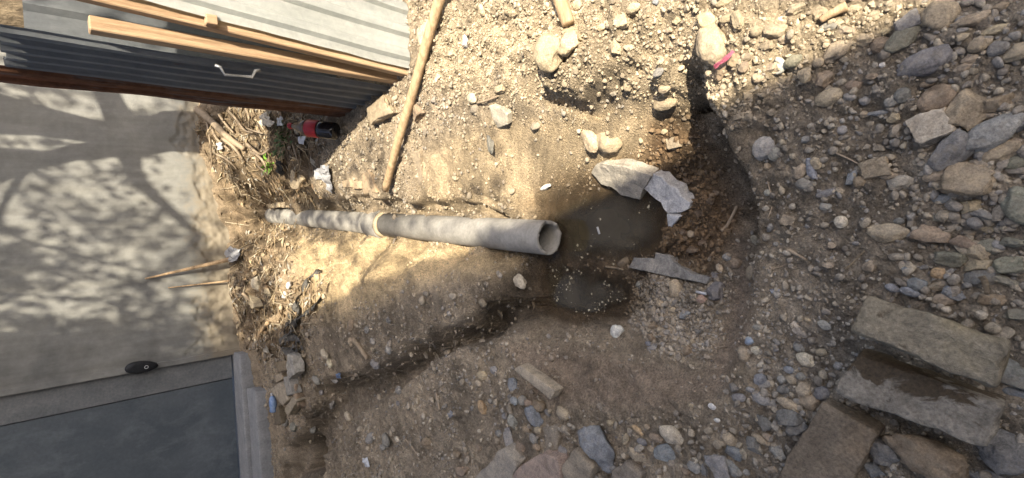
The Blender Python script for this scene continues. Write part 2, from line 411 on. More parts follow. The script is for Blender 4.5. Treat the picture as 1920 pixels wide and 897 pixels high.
# the near rim of the pit
pol_pit = world_poly([(1316,205,-.01),(1352,248,-.01),(1372,300,0),(1392,372,0),(1392,430,0),(1388,500,-.01),(1390,560,0),(1384,635,0),(1352,700,-.02),(1310,690,-.06),(1325,600,-.12),(1320,520,-.16),(1290,470,-.25),(1280,380,-.26),(1270,300,-.27),(1262,232,-.2),(1280,190,-.1)])
c_pit = poly_mask(WXn, WYn, pol_pit, .05)
flo = np.interp(GX, [-.55, -.35, -.2, -.05, .05, .25, .4], [-.05, -.115, -.15, -.19, -.24, -.255, -.24])
Z0 = np.where(c_pit > 0, np.minimum(Z0, Z0*(1-c_pit)+np.minimum(flo, Z0)*c_pit), Z0)
# crumbling ledges on the sunlit side
for pp_, dp in (([(1005,182,0),(1030,168,.03),(1075,172,.02),(1110,162,.02),(1150,142,.02),(1180,118,.02),(1200,128,0),(1175,190,-.07),(1110,215,-.08),(1030,205,-.06)], .035),
                ([(1272,120,.02),(1300,118,.02),(1318,165,.0),(1318,200,-.02),(1290,215,-.15),(1278,180,-.06)], .085),
                ([(590,368,-.08),(700,374,-.11),(760,378,-.13),(880,388,-.16),(950,392,-.19),(950,412,-.24),(700,398,-.24),(590,392,-.24)], .07),
                ([(900,372,-.15),(925,366,-.15),(955,374,-.17),(945,382,-.18)], .02)):
    Z0 = Z0 - carve(world_poly(pp_), .014, dp)
PX, PY = project(np.stack([GX, GY, Z0], -1))
def pm(poly, soft): return poly_mask(PX, PY, poly, soft)
m_wet = pm([(1215,232),(1290,222),(1335,300),(1378,400),(1368,450),(1335,500),(1262,490),(1170,400),(1200,300)], 28)
m_mud = np.maximum(pm([(905,560),(985,495),(1045,470),(1215,500),(1215,575),(1160,606),(1000,606),(905,640)], 22),
                   pm([(1030,345),(1110,345),(1250,395),(1262,480),(1060,500),(1010,440)], 26))
m_red = pm([(950,650),(1080,655),(1180,680),(1320,705),(1365,610),(1368,500),(1345,330),(1320,230),(1400,370),(1412,500),(1412,620),(1350,745),(1180,775),(1000,745)], 22)
m_clay = pm([(850,255),(960,225),(1180,205),(1215,170),(1235,215),(1220,300),(1110,345),(1010,400),(790,396),(790,300)], 26)
m_tr = pm([(530,830),(640,715),(800,655),(900,606),(975,575),(975,615),(860,655),(760,720),(650,800),(590,897),(530,897)], 22)
m_mound = pm([(545,440),(700,436),(1000,478),(960,510),(850,515),(760,540),(640,600),(560,590)], 30)
m_heap = pm([(350,190),(640,215),(565,330),(600,372),(490,395),(560,430),(530,520),(600,540),(560,650),(500,670),(450,640),(430,450)], 22)
m_damp = pm([(975,385),(1040,330),(1110,318),(1195,290),(1222,225),(1290,205),(1345,300),(1385,420),(1330,520),(1260,470),(1100,420)], 34)
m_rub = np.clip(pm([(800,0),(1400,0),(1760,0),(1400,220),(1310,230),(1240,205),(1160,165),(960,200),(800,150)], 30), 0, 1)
smooth_m = np.clip(np.maximum.reduce([m_clay*.9, m_mound*.9, m_red*.7, m_mud*.8, m_tr*.4]), 0, 1)
near = 1 - smooth(np.hypot(GX, GY), 2.0, 7)
XA = GX - 1.3*Z0; YA = GY + 1.5*Z0            # detail is laid out along the slope, so steep banks are not streaked
Z = Z0 + (1-edge)*(fbm(XA, YA, 3.5, 4, 3)*.022 + fbm(XA, YA, 17, 4, 9)*.02*(1-.35*smooth_m)
    + fbm(XA, YA, 13, 3, 181)*.022*m_mud + clods(XA, YA, .075)*(.28*m_rub + .10*(1-smooth_m))
    + clods(XA+3.3, YA+1.1, .032)*(.42*m_rub + .30*(1-smooth_m) + .10)*.9
    + clods(XA+7.7, YA+5.1, .016)*(.45*(1-.8*smooth_m))
    + fbm(XA, YA, 55, 3, 21)*.006*(1-.5*smooth_m)
    + (np.abs(fbm(GX*.35, GY, 9, 2, 33))*-.055)*m_mound + (np.abs(fbm(XA, YA, 9, 3, 41))*-.02)*m_clay)
Z += (1-edge)*m_heap*(fbm(XA, YA, 9, 4, 171)*.11 + clods(XA+2.2, YA+4.4, .13)*.35 - .02)
# the wet pit is made of larger lumps of soil
Z += (1-edge)*clods(XA+1.9, YA+8.1, .055)*.42*m_wet
# keep the pools open: nothing sticks out of the middle
def height(x, y):
    x = np.asarray(x, float); y = np.asarray(y, float)
    i = np.clip(np.searchsorted(gx, x)-1, 0, len(gx)-2); j = np.clip(np.searchsorted(gy, y)-1, 0, len(gy)-2)
    fx = (x-gx[i])/(gx[i+1]-gx[i]); fy = (y-gy[j])/(gy[j+1]-gy[j])
    return (Z[j, i]*(1-fx)+Z[j, i+1]*fx)*(1-fy)+(Z[j+1, i]*(1-fx)+Z[j+1, i+1]*fx)*fy
def gp(x, y):
    """where the line of sight through a photo pixel meets the terrain"""
    r = ray(x, y); z = np.linspace(.45, -.5, 400); t = (z-CAMH)/r[2]
    h = height(CAM[0]+t*r[0], CAM[1]+t*r[1]); k = np.argmax(h >= z)
    tt = t[k] if (h >= z).any() else (0-CAMH)/r[2]
    q = CAM + tt*r; return Vector((q[0], q[1], float(height(q[0], q[1])))), tt

def colour_mix(c, m, d): return c*(1-m[..., None]) + np.array(d)*m[..., None]
C = np.zeros(GX.shape+(3,)) + np.array((.325, .275, .212))
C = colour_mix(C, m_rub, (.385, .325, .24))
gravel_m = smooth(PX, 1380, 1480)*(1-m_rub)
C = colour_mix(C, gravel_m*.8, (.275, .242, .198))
C = colour_mix(C, m_clay, (.45, .37, .26)); C = colour_mix(C, m_mound, (.55, .44, .28))
C = colour_mix(C, m_red*.9, (.30, .242, .19)); C = colour_mix(C, m_tr*.75, (.215, .188, .155)); C = colour_mix(C, m_heap*.75, (.21, .16, .105))
C = colour_mix(C, m_damp*.8, (.23, .16, .09)); C = colour_mix(C, np.clip(m_mud, 0, 1)*.92, (.10, .08, .055)); C = colour_mix(C, m_wet*.85, (.135, .088, .05))
moist = smooth(-Z+fbm(GX, GY, 12, 3, 191)*.04, .205, .285)*(1-m_tr)*smooth(PX, 930, 1010)
C = colour_mix(C, moist*.8, (.085, .06, .036))
C *= np.array((1.02, .985, .92)); C *= np.clip(1+.6*fbm(XA, YA, 5, 4, 51)+.5*fbm(XA, YA, 40, 3, 57), .4, 1.7)[..., None]
wetA = np.clip(np.maximum(m_wet*.5, m_mud*.6) + moist*.4, 0, 1)
ny, nx = GX.shape
V = np.stack([GX, GY, Z], -1).reshape(-1, 3)
idx = np.arange(ny*nx).reshape(ny, nx)
Q = np.stack([idx[:-1, :-1], idx[:-1, 1:], idx[1:, 1:], idx[1:, :-1]], -1).reshape(-1, 4)
def fast_mesh(name, V, Q, colr=None):
    me = bpy.data.meshes.new(name); k = Q.shape[1]
    me.vertices.add(len(V)); me.vertices.foreach_set('co', np.ascontiguousarray(V, np.float32).ravel())
    me.loops.add(len(Q)*k); me.loops.foreach_set('vertex_index', Q.astype(np.int32).ravel())
    me.polygons.add(len(Q)); me.polygons.foreach_set('loop_start', (np.arange(len(Q))*k).astype(np.int32))
    me.polygons.foreach_set('use_smooth', np.ones(len(Q), bool))
    me.update(calc_edges=True)
    if colr is not None:
        a = me.color_attributes.new('Col', 'FLOAT_COLOR', 'POINT'); a.data.foreach_set('color', np.ascontiguousarray(colr, np.float32).ravel())
    return me
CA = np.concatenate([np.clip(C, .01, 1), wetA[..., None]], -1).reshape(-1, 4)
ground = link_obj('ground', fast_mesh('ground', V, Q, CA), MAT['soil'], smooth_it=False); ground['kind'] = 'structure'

# water standing in the pit: murk hides the bed where it is deep and clears towards the shallow edge
wxs = np.arange(-.62, .52, .012); wys = np.arange(.72, 2.0, .012); WGX, WGY = np.meshgrid(wxs, wys)
dep = WATER_Z - height(WGX, WGY); idq = np.arange(WGX.size).reshape(WGX.shape)
Qa = np.stack([idq[:-1, :-1], idq[:-1, 1:], idq[1:, 1:], idq[1:, :-1]], -1).reshape(-1, 4)
wpx, wpy = project(np.stack([WGX, WGY, np.full(WGX.shape, WATER_Z)], -1)); okw = (dep > -.02) & (wpx > 985) & (wpy > 330) & (wpx < 1300)
Qa = Qa[okw.reshape(-1)[Qa].any(1)]
dcol = np.repeat(np.clip(dep, 0, 1).reshape(-1, 1), 4, 1); dcol[:, 3] = 1
water = link_obj('water', fast_mesh('water', np.stack([WGX, WGY, np.full(WGX.shape, WATER_Z)], -1).reshape(-1, 3), Qa, dcol), MAT['water'], smooth_it=False); water['kind'] = 'structure'

# ------------------------------------------------------------------ walls and buildings
XE = at_y(430, 666, WALL_Y)[0]                           # where the plastered wall ends and the gate begins
XP = at_y(432, 709, WALL_Y+.06)[0]
xs = np.concatenate([np.arange(XE, 2.0, .014), np.arange(2.0, 6.05, .1)]); zs = np.concatenate([np.arange(-.3, .8, .012), np.arange(.8, 3.05, .05)])
WX, WZ = np.meshgrid(xs, zs)
low = smooth(-WZ, -.62, -.22)*smooth(WX, XE, XE+.12)
rag = smooth(WZ+fbm(WX, WZ, 5, 3, 71)*.25, .34, .40)          # ragged lower edge of the plaster coat
WYf = WALL_Y + fbm(WX, WZ, 2, 3, 61)*.012 + (1-rag)*(.012+fbm(WX, WZ, 26, 4, 64)*.014)*smooth(WX, XE, XE+.1)
nyw, nxw = WX.shape; idw = np.arange(nyw*nxw).reshape(nyw, nxw)
Vw = np.stack([WX, WYf, WZ], -1).reshape(-1, 3); Qw = np.stack([idw[:-1, :-1], idw[:-1, 1:], idw[1:, 1:], idw[1:, :-1]], -1).reshape(-1, 4)
wroot = empty('plastered_wall', (0, WALL_Y, 0)); tag(wroot, 'tall pale plastered wall dappled with tree shadow', 'wall')
under(link_obj('plaster_face', fast_mesh('plaster_face', Vw, Qw), MAT['plaster'], smooth_it=False), wroot)
under(link_obj('wall_core', bm_mesh('wall_core', box_bm(XE+.001, 6, WALL_Y+.09, WALL_Y+.3, -.6, 3.0)), MAT['plaster'], smooth_it=False), wroot)
under(link_obj('wall_end', bm_mesh('wall_end', box_bm(XE-.004, XE+.05, WALL_Y-.004, WALL_Y+.2, -.6, 3.0, .006)), MAT['plaster'], smooth_it=False), wroot)

g = empty('gate', (XE, WALL_Y+.06, 0)); tag(g, 'flat blue grey gate in the shade beside the plastered wall', 'gate')
zb = at_y(436, 700, WALL_Y+.06)[2]
under(link_obj('gate_stile', bm_mesh('gate_stile', box_bm(XP, XE-.008, WALL_Y+.055, WALL_Y+.12, zb, 3.0, .006)), MAT['stile'], smooth_it=False), g)
under(link_obj('gate_panel', bm_mesh('gate_panel', box_bm(-4.5, XP-.008, WALL_Y+.075, WALL_Y+.12, zb, 3.0, .004)), MAT['gate'], smooth_it=False), g)
def rough_block(name, bm, amp, seed, mat, cuts=5, sc=14):
    bmesh.ops.subdivide_edges(bm, edges=bm.edges[:], cuts=cuts, use_grid_fill=True)
    for v in bm.verts:
        n = Vector((nz(v.co, sc, seed), nz(v.co, sc, seed+5), nz(v.co, sc, seed+9)))
        v.co += n*amp
    return bm_mesh(name, bm)
o = link_obj('threshold', rough_block('threshold', box_bm(-4.5, XE+.02, 5.40, WALL_Y+.2, -.5, zb-.01, .012), .008, 2, MAT['concrete'], 12, 9), MAT['concrete']); tag(o, 'worn grey concrete threshold under the blue grey gate', 'threshold')
zt = at_y(478, 860, 5.2)[2]
o = link_obj('concrete_step', rough_block('concrete_step', box_bm(-4.5, -1.22, 5.12, 5.392, -.5, min(zt, zb-.05), .015), .012, 4, MAT['concrete'], 12, 9), MAT['concrete']); tag(o, 'narrow broken concrete step along the foot of the threshold', 'step')

# black oval plate on the wall
def lens_mesh(name, w, h, t, n=28):
    bm = bmesh.new()
    rings = [(1, 0), (1, .6*t), (.9, .95*t), (.6, t)]
    Rg = []
    for s, d in rings:
        Rg.append([bm.verts.new((math.cos(2*math.pi*k/n)*w/2*s*(1+.18*math.sin(2*math.pi*k/n)), -d, math.sin(2*math.pi*k/n)*h/2*s)) for k in range(n)])
    for a, b in zip(Rg, Rg[1:]):
        for k in range(n): bm.faces.new((a[k], a[(k+1) % n], b[(k+1) % n], b[k]))
    bm.faces.new(Rg[-1]); bm.faces.new(Rg[0][::-1]); bmesh.ops.recalc_face_normals(bm, faces=bm.faces[:])
    return bm_mesh(name, bm)
pp = at_y(265, 688, WALL_Y)
o = link_obj('oval_plate', lens_mesh('oval_plate', .105, .24, .03), MAT['black']); o.location = (pp[0]+.0, WALL_Y-.012, pp[2]); o.rotation_euler = (0, R(4), 0)
tag(o, 'black oval plate fixed at the edge of the plastered wall', 'plate')
pr = at_y(274, 686, WALL_Y-.04)
bm = bmesh.new(); rg = tube_mesh('ring', [(math.cos(a)*.013, -.044, math.sin(a)*.013+pr[2]-pp[2]) for a in np.linspace(0, 2*math.pi, 17)], .003, 6); bm.free()
link_obj('ring', rg, MAT['white_plastic'], o)

# ---- shed of corrugated sheets on timber posts
SXL = .83; SYF = 2.19; SYB = 3.02
def sheet_mesh(name, n_ribs, length, height, depth, thick=.002, wav=.004, seed=0, ragged=0.0, per=10, z0=-.06, lean=0.0):
    """trapezoid-ribbed sheet standing in the local XZ plane, facing -Y"""
    prof = []
    for r in range(n_ribs):
        for (u, d) in ((0, 0), (.30, 0), (.42, 1), (.72, 1), (.84, 0)):
            prof.append(((r+u)/n_ribs*length, d*depth))
    prof.append((length, 0)); rows = 26; Vv = []; Ff = []
    for k in range(rows+1):
        z = z0 + (height-z0)*k/rows
        for (x, d) in prof:
            wob = mnoise.noise(Vector((x*4+seed, z*2.5, seed)))*wav
            zz = z
            if ragged and k in (0, rows): zz += mnoise.noise(Vector((x*9, seed+k, 3)))*ragged
            xx = x
            if ragged and (x < 1e-6 or x > length-1e-6): xx += mnoise.noise(Vector((seed, z*8, x*7)))*ragged*.35
            Vv.append((xx+lean*max(0, z), -d+wob, zz))
    c = len(prof)
    for k in range(rows):
        for j in range(c-1): Ff.append((k*c+j, k*c+j+1, (k+1)*c+j+1, (k+1)*c+j))
    bm = bmesh.new(); bv = [bm.verts.new(v) for v in Vv]
    for q in Ff: bm.faces.new([bv[i] for i in q])
    bmesh.ops.solidify(bm, geom=bm.faces[:], thickness=thick); bmesh.ops.recalc_face_normals(bm, faces=bm.faces[:])
    return bm_mesh(name, bm)
shed = empty('shed', (SXL, SYF, 0)); tag(shed, 'corrugated metal shed with raw timber corner posts', 'shed')
xf = at_y(760, 128, SYF)[0]
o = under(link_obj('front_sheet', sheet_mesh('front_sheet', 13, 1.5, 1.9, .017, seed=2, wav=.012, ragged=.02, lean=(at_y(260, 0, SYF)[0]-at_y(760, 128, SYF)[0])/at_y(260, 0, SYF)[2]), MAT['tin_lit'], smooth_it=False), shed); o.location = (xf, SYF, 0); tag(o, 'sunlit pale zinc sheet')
o = under(link_obj('side_sheet', sheet_mesh('side_sheet', 5, .46, 1.46, .016, seed=5, wav=.006, ragged=.02), MAT['tin_shaded'], smooth_it=False), shed)
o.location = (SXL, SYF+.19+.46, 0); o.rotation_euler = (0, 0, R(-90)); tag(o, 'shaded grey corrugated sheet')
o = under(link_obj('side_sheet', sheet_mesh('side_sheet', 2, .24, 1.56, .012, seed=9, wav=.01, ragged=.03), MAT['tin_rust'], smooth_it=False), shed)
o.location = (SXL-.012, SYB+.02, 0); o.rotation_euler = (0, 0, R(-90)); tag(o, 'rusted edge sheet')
o = under(link_obj('back_sheet', sheet_mesh('back_sheet', 7, 1.5, 1.40, .02, seed=12, wav=.008), MAT['tin_shaded'], smooth_it=False), shed); o.location = (SXL+.03, SYB+.01, 0)
o = under(link_obj('right_sheet', sheet_mesh('right_sheet', 5, .8, 1.6, .02, seed=15), MAT['tin_shaded'], smooth_it=False), shed); o.location = (xf+1.47, SYB, 0); o.rotation_euler = (0, 0, R(-90))
def post(x0, x1, y0, y1, z0, z1, seed):
    return under(link_obj('post', rough_block('post', box_bm(x0, x1, y0, y1, z0, z1, .004, 1), .004, seed, None, 3, 5), MAT['timber'], smooth_it=False), shed)
z1 = at_x(172, 60, SXL+.04)[2]
post(SXL+.004, SXL+.056, SYF+.105, SYF+.16, -.08, 1.22, 3)
o = post(0, .055, SYF+.022, SYF+.065, -.08, 1.9, 5); o.data.transform(Matrix(((1, 0, .055, SXL+.012), (0, 1, 0, 0), (0, 0, 1, 0), (0, 0, 0, 1))))
post(SXL+.02, SXL+.06, SYB-.09, SYB-.04, -.08, 1.4, 6)
post(xf+1.38, xf+1.44, SYF+.02, SYF+.08, -.08, 1.9, 7)
under(link_obj('brace_block', rough_block('brace_block', box_bm(SXL+.062, SXL+.098, SYF-.014, SYF+.021, .84, .88, .003, 1), .002, 9, None, 1, 9), MAT['timber'], smooth_it=False), shed)
# pull handle on the side sheet
ha = at_x(403, 122, SXL-.02); hb = at_x(488, 132, SXL-.02)
hx = SXL-.02
hm = tube_mesh('handle', [(hx, ha[1], ha[2]), (hx-.006, ha[1], ha[2]-.02), (hx-.035, ha[1]+.004, ha[2]-.035), (hx-.035, hb[1], hb[2]+.035), (hx-.006, hb[1], hb[2]+.02), (hx, hb[1], hb[2])], .007, 6)
under(link_obj('handle', hm, MAT['iron']), shed)

# ---- tall house behind the photographer: its corner throws the long shade edge across the site
HY = -2.6; HX = .42 + .235*(.2-HY)
house = empty('house', (HX, HY, 0)); tag(house, 'tall rendered house standing behind the trench', 'house')
under(link_obj('wall', bm_mesh('wall', box_bm(HX-9, HX, HY-8, HY, -.2, 14.4, .02)), MAT['render'], smooth_it=False), house)
under(link_obj('roof', bm_mesh('roof', box_bm(HX-9.05, HX+.02, HY-8.05, HY+.02, 14.402, 14.6, .02)), MAT['concrete'], smooth_it=False), house)
glass = mat_simple('window_glass', (.03, .035, .04), (.05, .055, .06), 3, .1, .02, .001)
for k in range(4):
    for j in range(3):
        x = HX-1.8-2.6*j; z = 1.2+3.3*k
        wdw = under(link_obj('window', bm_mesh('window', box_bm(x-1.0, x, HY-.02, HY+.03, z, z+1.3, .01)), MAT['white_plastic'], smooth_it=False), house)
        pn = link_obj('pane', bm_mesh('pane', box_bm(x-.93, x-.07, HY+.02, HY+.034, z+.07, z+1.23, .004)), glass, smooth_it=False); pn.parent = wdw

sky_blocker = empty('added_shade_building', (-2.75, 2.4, 0)); tag(sky_blocker, 'added building out of view that dims the sky light by the gate', 'building')  # unseen building, added to cut sky light from the gate side
under(link_obj('wall', bm_mesh('wall', box_bm(-6.5, -2.75, 2.3, WALL_Y-.05, -.2, 6.4, .02)), MAT['render'], smooth_it=False), sky_blocker)
under(link_obj('roof', bm_mesh('roof', box_bm(-6.6, -2.6, 2.2, WALL_Y-.05, 6.402, 6.6, .02)), MAT['concrete'], smooth_it=False), sky_blocker)
under(link_obj('door', bm_mesh('door', box_bm(-2.76, -2.72, 3.2, 4.1, .05, 2.1, .01)), MAT['gate'], smooth_it=False), sky_blocker)

# ---- tree behind the shed, its crown hanging over the trench
TX, TY = 1.66, 4.3
ch = math.cos(SUN_EL)/math.sin(SUN_EL)
def lift(p, Zt):
    """walk from p towards the sun up to height Zt"""
    k = (Zt-p[2])/math.sin(SUN_EL); return Vector(p) + SUNV*k
tree = empty('tree', (TX, TY, 0)); tag(tree, 'rough barked tree standing behind the corrugated shed', 'tree')
tp = spline([(TX, TY, -.2), (TX+.03, TY, .6), (TX-.03, TY-.05, 1.4), (TX-.1, TY-.2, 2.2), (TX-.12, TY-.4, 2.9)], 6)
tr = [.27-.13*k/(len(tp)-1) for k in range(len(tp))]
under(link_obj('trunk', tube_mesh('trunk', tp, tr, 18, .35), MAT['bark']), tree)
T0 = Vector(tp[-1])
limb_specs = []
wa = [lift(at_y(x, y, WALL_Y), 3.9-.7*k) for k, (x, y) in enumerate([(-120, 350), (60, 306), (370, 232)])]
wb = [lift(at_y(x, y, WALL_Y), 4.4-.6*k) for k, (x, y) in enumerate([(-60, 290), (150, 292), (365, 268)])]
wc = [lift(at_y(x, y, WALL_Y), 4.5-.5*k) for k, (x, y) in enumerate([(40, 160), (90, 205), (180, 255)])]
wd = [lift(at_y(x, y, WALL_Y), 4.6-.3*k) for k, (x, y) in enumerate([(0, 420), (150, 480), (330, 520)])]
limb_specs = [([T0, (T0+wa[0])/2+Vector((.25, 0, .5)), wa[0], wa[1], wa[2]], .10, .045), ([wa[0], wb[0], wb[1], wb[2]], .06, .035),
              ([wb[1], wc[-1], wc[1], wc[0]], .02, .008), ([wa[1], wd[0], wd[1], wd[2]], .02, .007),
              ([T0, T0+Vector((.9, -.5, 1.0)), T0+Vector((1.6, -1.0, 2.6))], .08, .03), ([T0, T0+Vector((-.1, -1.1, 1.3)), T0+Vector((-.4, -2.2, 2.2))], .07, .025),
              ([T0, T0+Vector((.4, .7, 1.4)), T0+Vector((.5, 1.2, 2.6))], .07, .025)]
for k, (pts, r0, r1) in enumerate(limb_specs):
    sp = spline(pts, 7)
    under(link_obj('limb', tube_mesh('limb', sp, [r0+(r1-r0)*i/(len(sp)-1) for i in range(len(sp))], 8, .25, seed=k), MAT['bark']), tree)
# leaves: clumps on twigs
lv = []; lf = []
def add_leaf(c, ln, wd_):
    a = Vector(rng.normal(size=3)).normalized(); b = a.cross(Vector(rng.normal(size=3))).normalized()
    n = len(lv); m = a.cross(b)*ln*.12
    lv.extend([c-a*ln/2, c+b*wd_/2+m, c+a*ln/2, c-b*wd_/2+m]); lf.append((n, n+1, n+2, n+3))
def shade_density(gx_, gy_):
    u = gx_+.235*gy_                                     # distance right of the house's shade line is u-.467
    d = 1.0 if gy_ > 4.4 else .55 if gy_ > 3.3 else max(0, (gy_-2.5)/1.6)
    if gy_ <= 3.3 and u < .75: d = max(d, .14 if gy_ > 1.25 else 0)
    if gy_ < 3.6 and u > 1.12: d *= .25
    if u > 1.35: d *= .5 if u < 1.9 else .28
    return d
tries = 0; clumps = []
while len(clumps) < 350 and tries < 20000:
    tries += 1
    gy_ = rng.uniform(1.2, 8.2); gx_ = rng.uniform(.2, 3.2) - .235*gy_
    if rng.random() > shade_density(gx_, gy_): continue
    if mnoise.noise(Vector((gx_*2.1, gy_*1.3, 4.2))) < -.1: continue
    Zt = rng.uniform(4.6, 7.0)
    clumps.append(lift((gx_, gy_, 0), Zt))
for k in range(120):                                      # thick foliage in front of the top of the house's shade edge
    clumps.append(lift(at_y(rng.uniform(-40, 300), rng.uniform(630, 735), WALL_Y), rng.uniform(4.6, 7.0)))
for c in clumps:
    for q in range(int(rng.integers(14, 28))):
        add_leaf(c+Vector(rng.normal(size=3))*.10, rng.uniform(.06, .13), rng.uniform(.035, .065))
for q in range(220):                                     # the rest of the crown, on the far side
    c = Vector((TX+rng.normal()*.9+2.6, TY+rng.normal()*.9+.9, rng.uniform(3.4, 6.2)))
    for r_ in range(10): add_leaf(c+Vector(rng.normal(size=3))*.2, rng.uniform(.06, .11), rng.uniform(.03, .05))
crown = under(link_obj('crown', mesh_from('crown', lv, lf), MAT['leaf'], smooth_it=False), tree)

# ------------------------------------------------------------------ the pipe
A = Vector(PIPE_A); B = Vector(PIPE_B); ax = (B-A).normalized(); PL = (B-A).length
sidev = ax.cross(Vector((0, 0, 1))).normalized(); upv = sidev.cross(ax)
def ring_surface(name, prof, n=48, jag=None):
    """surface of revolution round the pipe's axis; prof = (distance along, radius)"""
    Vv = []; Ff = []
    for i, (d, r) in enumerate(prof):
        for k in range(n):
            th = 2*math.pi*k/n
            dd = d + (jag(i, th) if jag else 0)
            Vv.append(A + ax*dd + (sidev*math.cos(th)+upv*math.sin(th))*r)
    m = len(prof)
    for i in range(m):
        j = (i+1) % m
        for k in range(n): Ff.append((i*n+k, i*n+(k+1) % n, j*n+(k+1) % n, j*n+k))
    bm = bmesh.new(); bv = [bm.verts.new(v) for v in Vv]
    for f in Ff: bm.faces.new([bv[q] for q in f])
    bmesh.ops.recalc_face_normals(bm, faces=bm.faces[:]); return bm_mesh(name, bm)
cpos = (Vector(at_z(716, 415, (PIPE_A[2]+PIPE_B[2])/2))-A).dot(ax)
pipe = empty('drain_pipe', tuple(A)); tag(pipe, 'long pale cement drain pipe with a collar, lying in the trench', 'pipe')
def jagged(i, th):
    return .012*mnoise.noise(Vector((math.cos(th)*2.2, math.sin(th)*2.2, .3)))+.008*mnoise.noise(Vector((math.cos(th)*7, math.sin(th)*7, 2))) if i in (0, 1, 7, 8) else 0
r = PIPE_R; ri = r*.80
p1 = under(link_obj('pipe_section', ring_surface('pipe_section', [(0.0, ri+.002), (0.0, r-.003), (.004, r), (.3, r), (cpos*.5, r), (cpos-.01, r), (cpos-.01, ri), (.15, ri), (.004, ri)], 56, jagged), MAT['pipe']), pipe)
p2 = under(link_obj('pipe_section', ring_surface('pipe_section', [(cpos+.02, ri), (cpos+.02, r*.985), (PL*.75, r*.985), (PL-.09, r*.985), (PL-.085, r*1.07), (PL-.004, r*1.07), (PL, r*1.03), (PL, ri)], 48), MAT['pipe']), pipe)
under(link_obj('collar', ring_surface('collar', [(cpos-.055, r+.001), (cpos-.06, r*1.24), (cpos-.052, r*1.29), (cpos+.10, r*1.29), (cpos+.112, r*1.24), (cpos+.112, r*.99)], 48), MAT['pipe']), pipe)
under(link_obj('joint_mortar', ring_surface('joint_mortar', [(cpos-.095, r+.0015), (cpos-.078, r*1.12), (cpos-.0615, r*1.2), (cpos-.0605, r+.0015)], 48, lambda i, th: .012*mnoise.noise(Vector((math.cos(th)*3, math.sin(th)*3, i)))), MAT['mortar']), pipe)

# ------------------------------------------------------------------ stones
def rock_mesh(name, kind, seed, sub=4):
    rr = random.Random(seed); bm = bmesh.new(); bmesh.ops.create_icosphere(bm, subdivisions=sub, radius=1)
    planes = []
    if kind == 'angular':
        for k in range(11):
            n = Vector((rr.gauss(0, 1), rr.gauss(0, 1), rr.gauss(0, 1)*.8)).normalized(); planes.append((n, rr.uniform(.52, .80)))
    elif kind == 'block':
        for n in ((1, 0, 0), (-1, 0, 0), (0, 1, 0), (0, -1, 0), (0, 0, 1), (0, 0, -1)):
            n = (Vector(n)+Vector((rr.gauss(0, .16), rr.gauss(0, .16), rr.gauss(0, .16)))).normalized(); planes.append((n, rr.uniform(.52, .66)))
        for k in range(3):
            n = Vector((rr.gauss(0, 1), rr.gauss(0, 1), rr.gauss(0, 1))).normalized(); planes.append((n, rr.uniform(.72, .85)))
    elif kind == 'round':
        for k in range(3):
            n = Vector((rr.gauss(0, 1), rr.gauss(0, 1), rr.gauss(0, 1))).normalized(); planes.append((n, rr.uniform(.8, .92)))
    for v in bm.verts:
        for rep in range(2):
            for n, d in planes:
                e = v.co.dot(n)-d
                if e > 0: v.co -= n*e
        a = .075 if kind == 'round' else .06
        rdg = abs(nz(v.co, 2.6, seed+11))*(.0 if kind == 'round' else -.16)
        v.co += v.co.normalized()*(nz(v.co, 1.4, seed)*a*2.2 + nz(v.co, 4, seed+2)*a + nz(v.co, 9, seed+7)*a*.5 + nz(v.co, 18, seed+8)*a*.3 + rdg)
    b = [max(abs(v.co[i]) for v in bm.verts) for i in range(3)]
    for v in bm.verts: v.co = Vector((v.co.x/b[0], v.co.y/b[1], v.co.z/b[2]))
    return bm_mesh(name, bm)
ROCKS = {k: [rock_mesh('stone', k, 10*i+s) for i in range(9)] for s, k in ((1, 'round'), (2, 'angular'), (3, 'block'))}
for k in ROCKS:
    for me in ROCKS[k]:
        me.materials.append(MAT['stone']); me.polygons.foreach_set('use_smooth', [True]*len(me.polygons))
COLS = {'tan': (.33, .265, .18), 'grey': (.25, .235, .205), 'dark': (.155, .145, .13), 'blue': (.215, .218, .218), 'pale': (.46, .40, .30), 'white': (.55, .53, .48),
        'brown': (.25, .19, .13), 'olive': (.21, .195, .14), 'cream': (.44, .355, .235), 'pink': (.36, .25, .19), 'wet': (.12, .085, .055), 'slate': (.178, .168, .152), 'orange': (.40, .28, .16)}
taken = []
stones_n = {'n': 0}
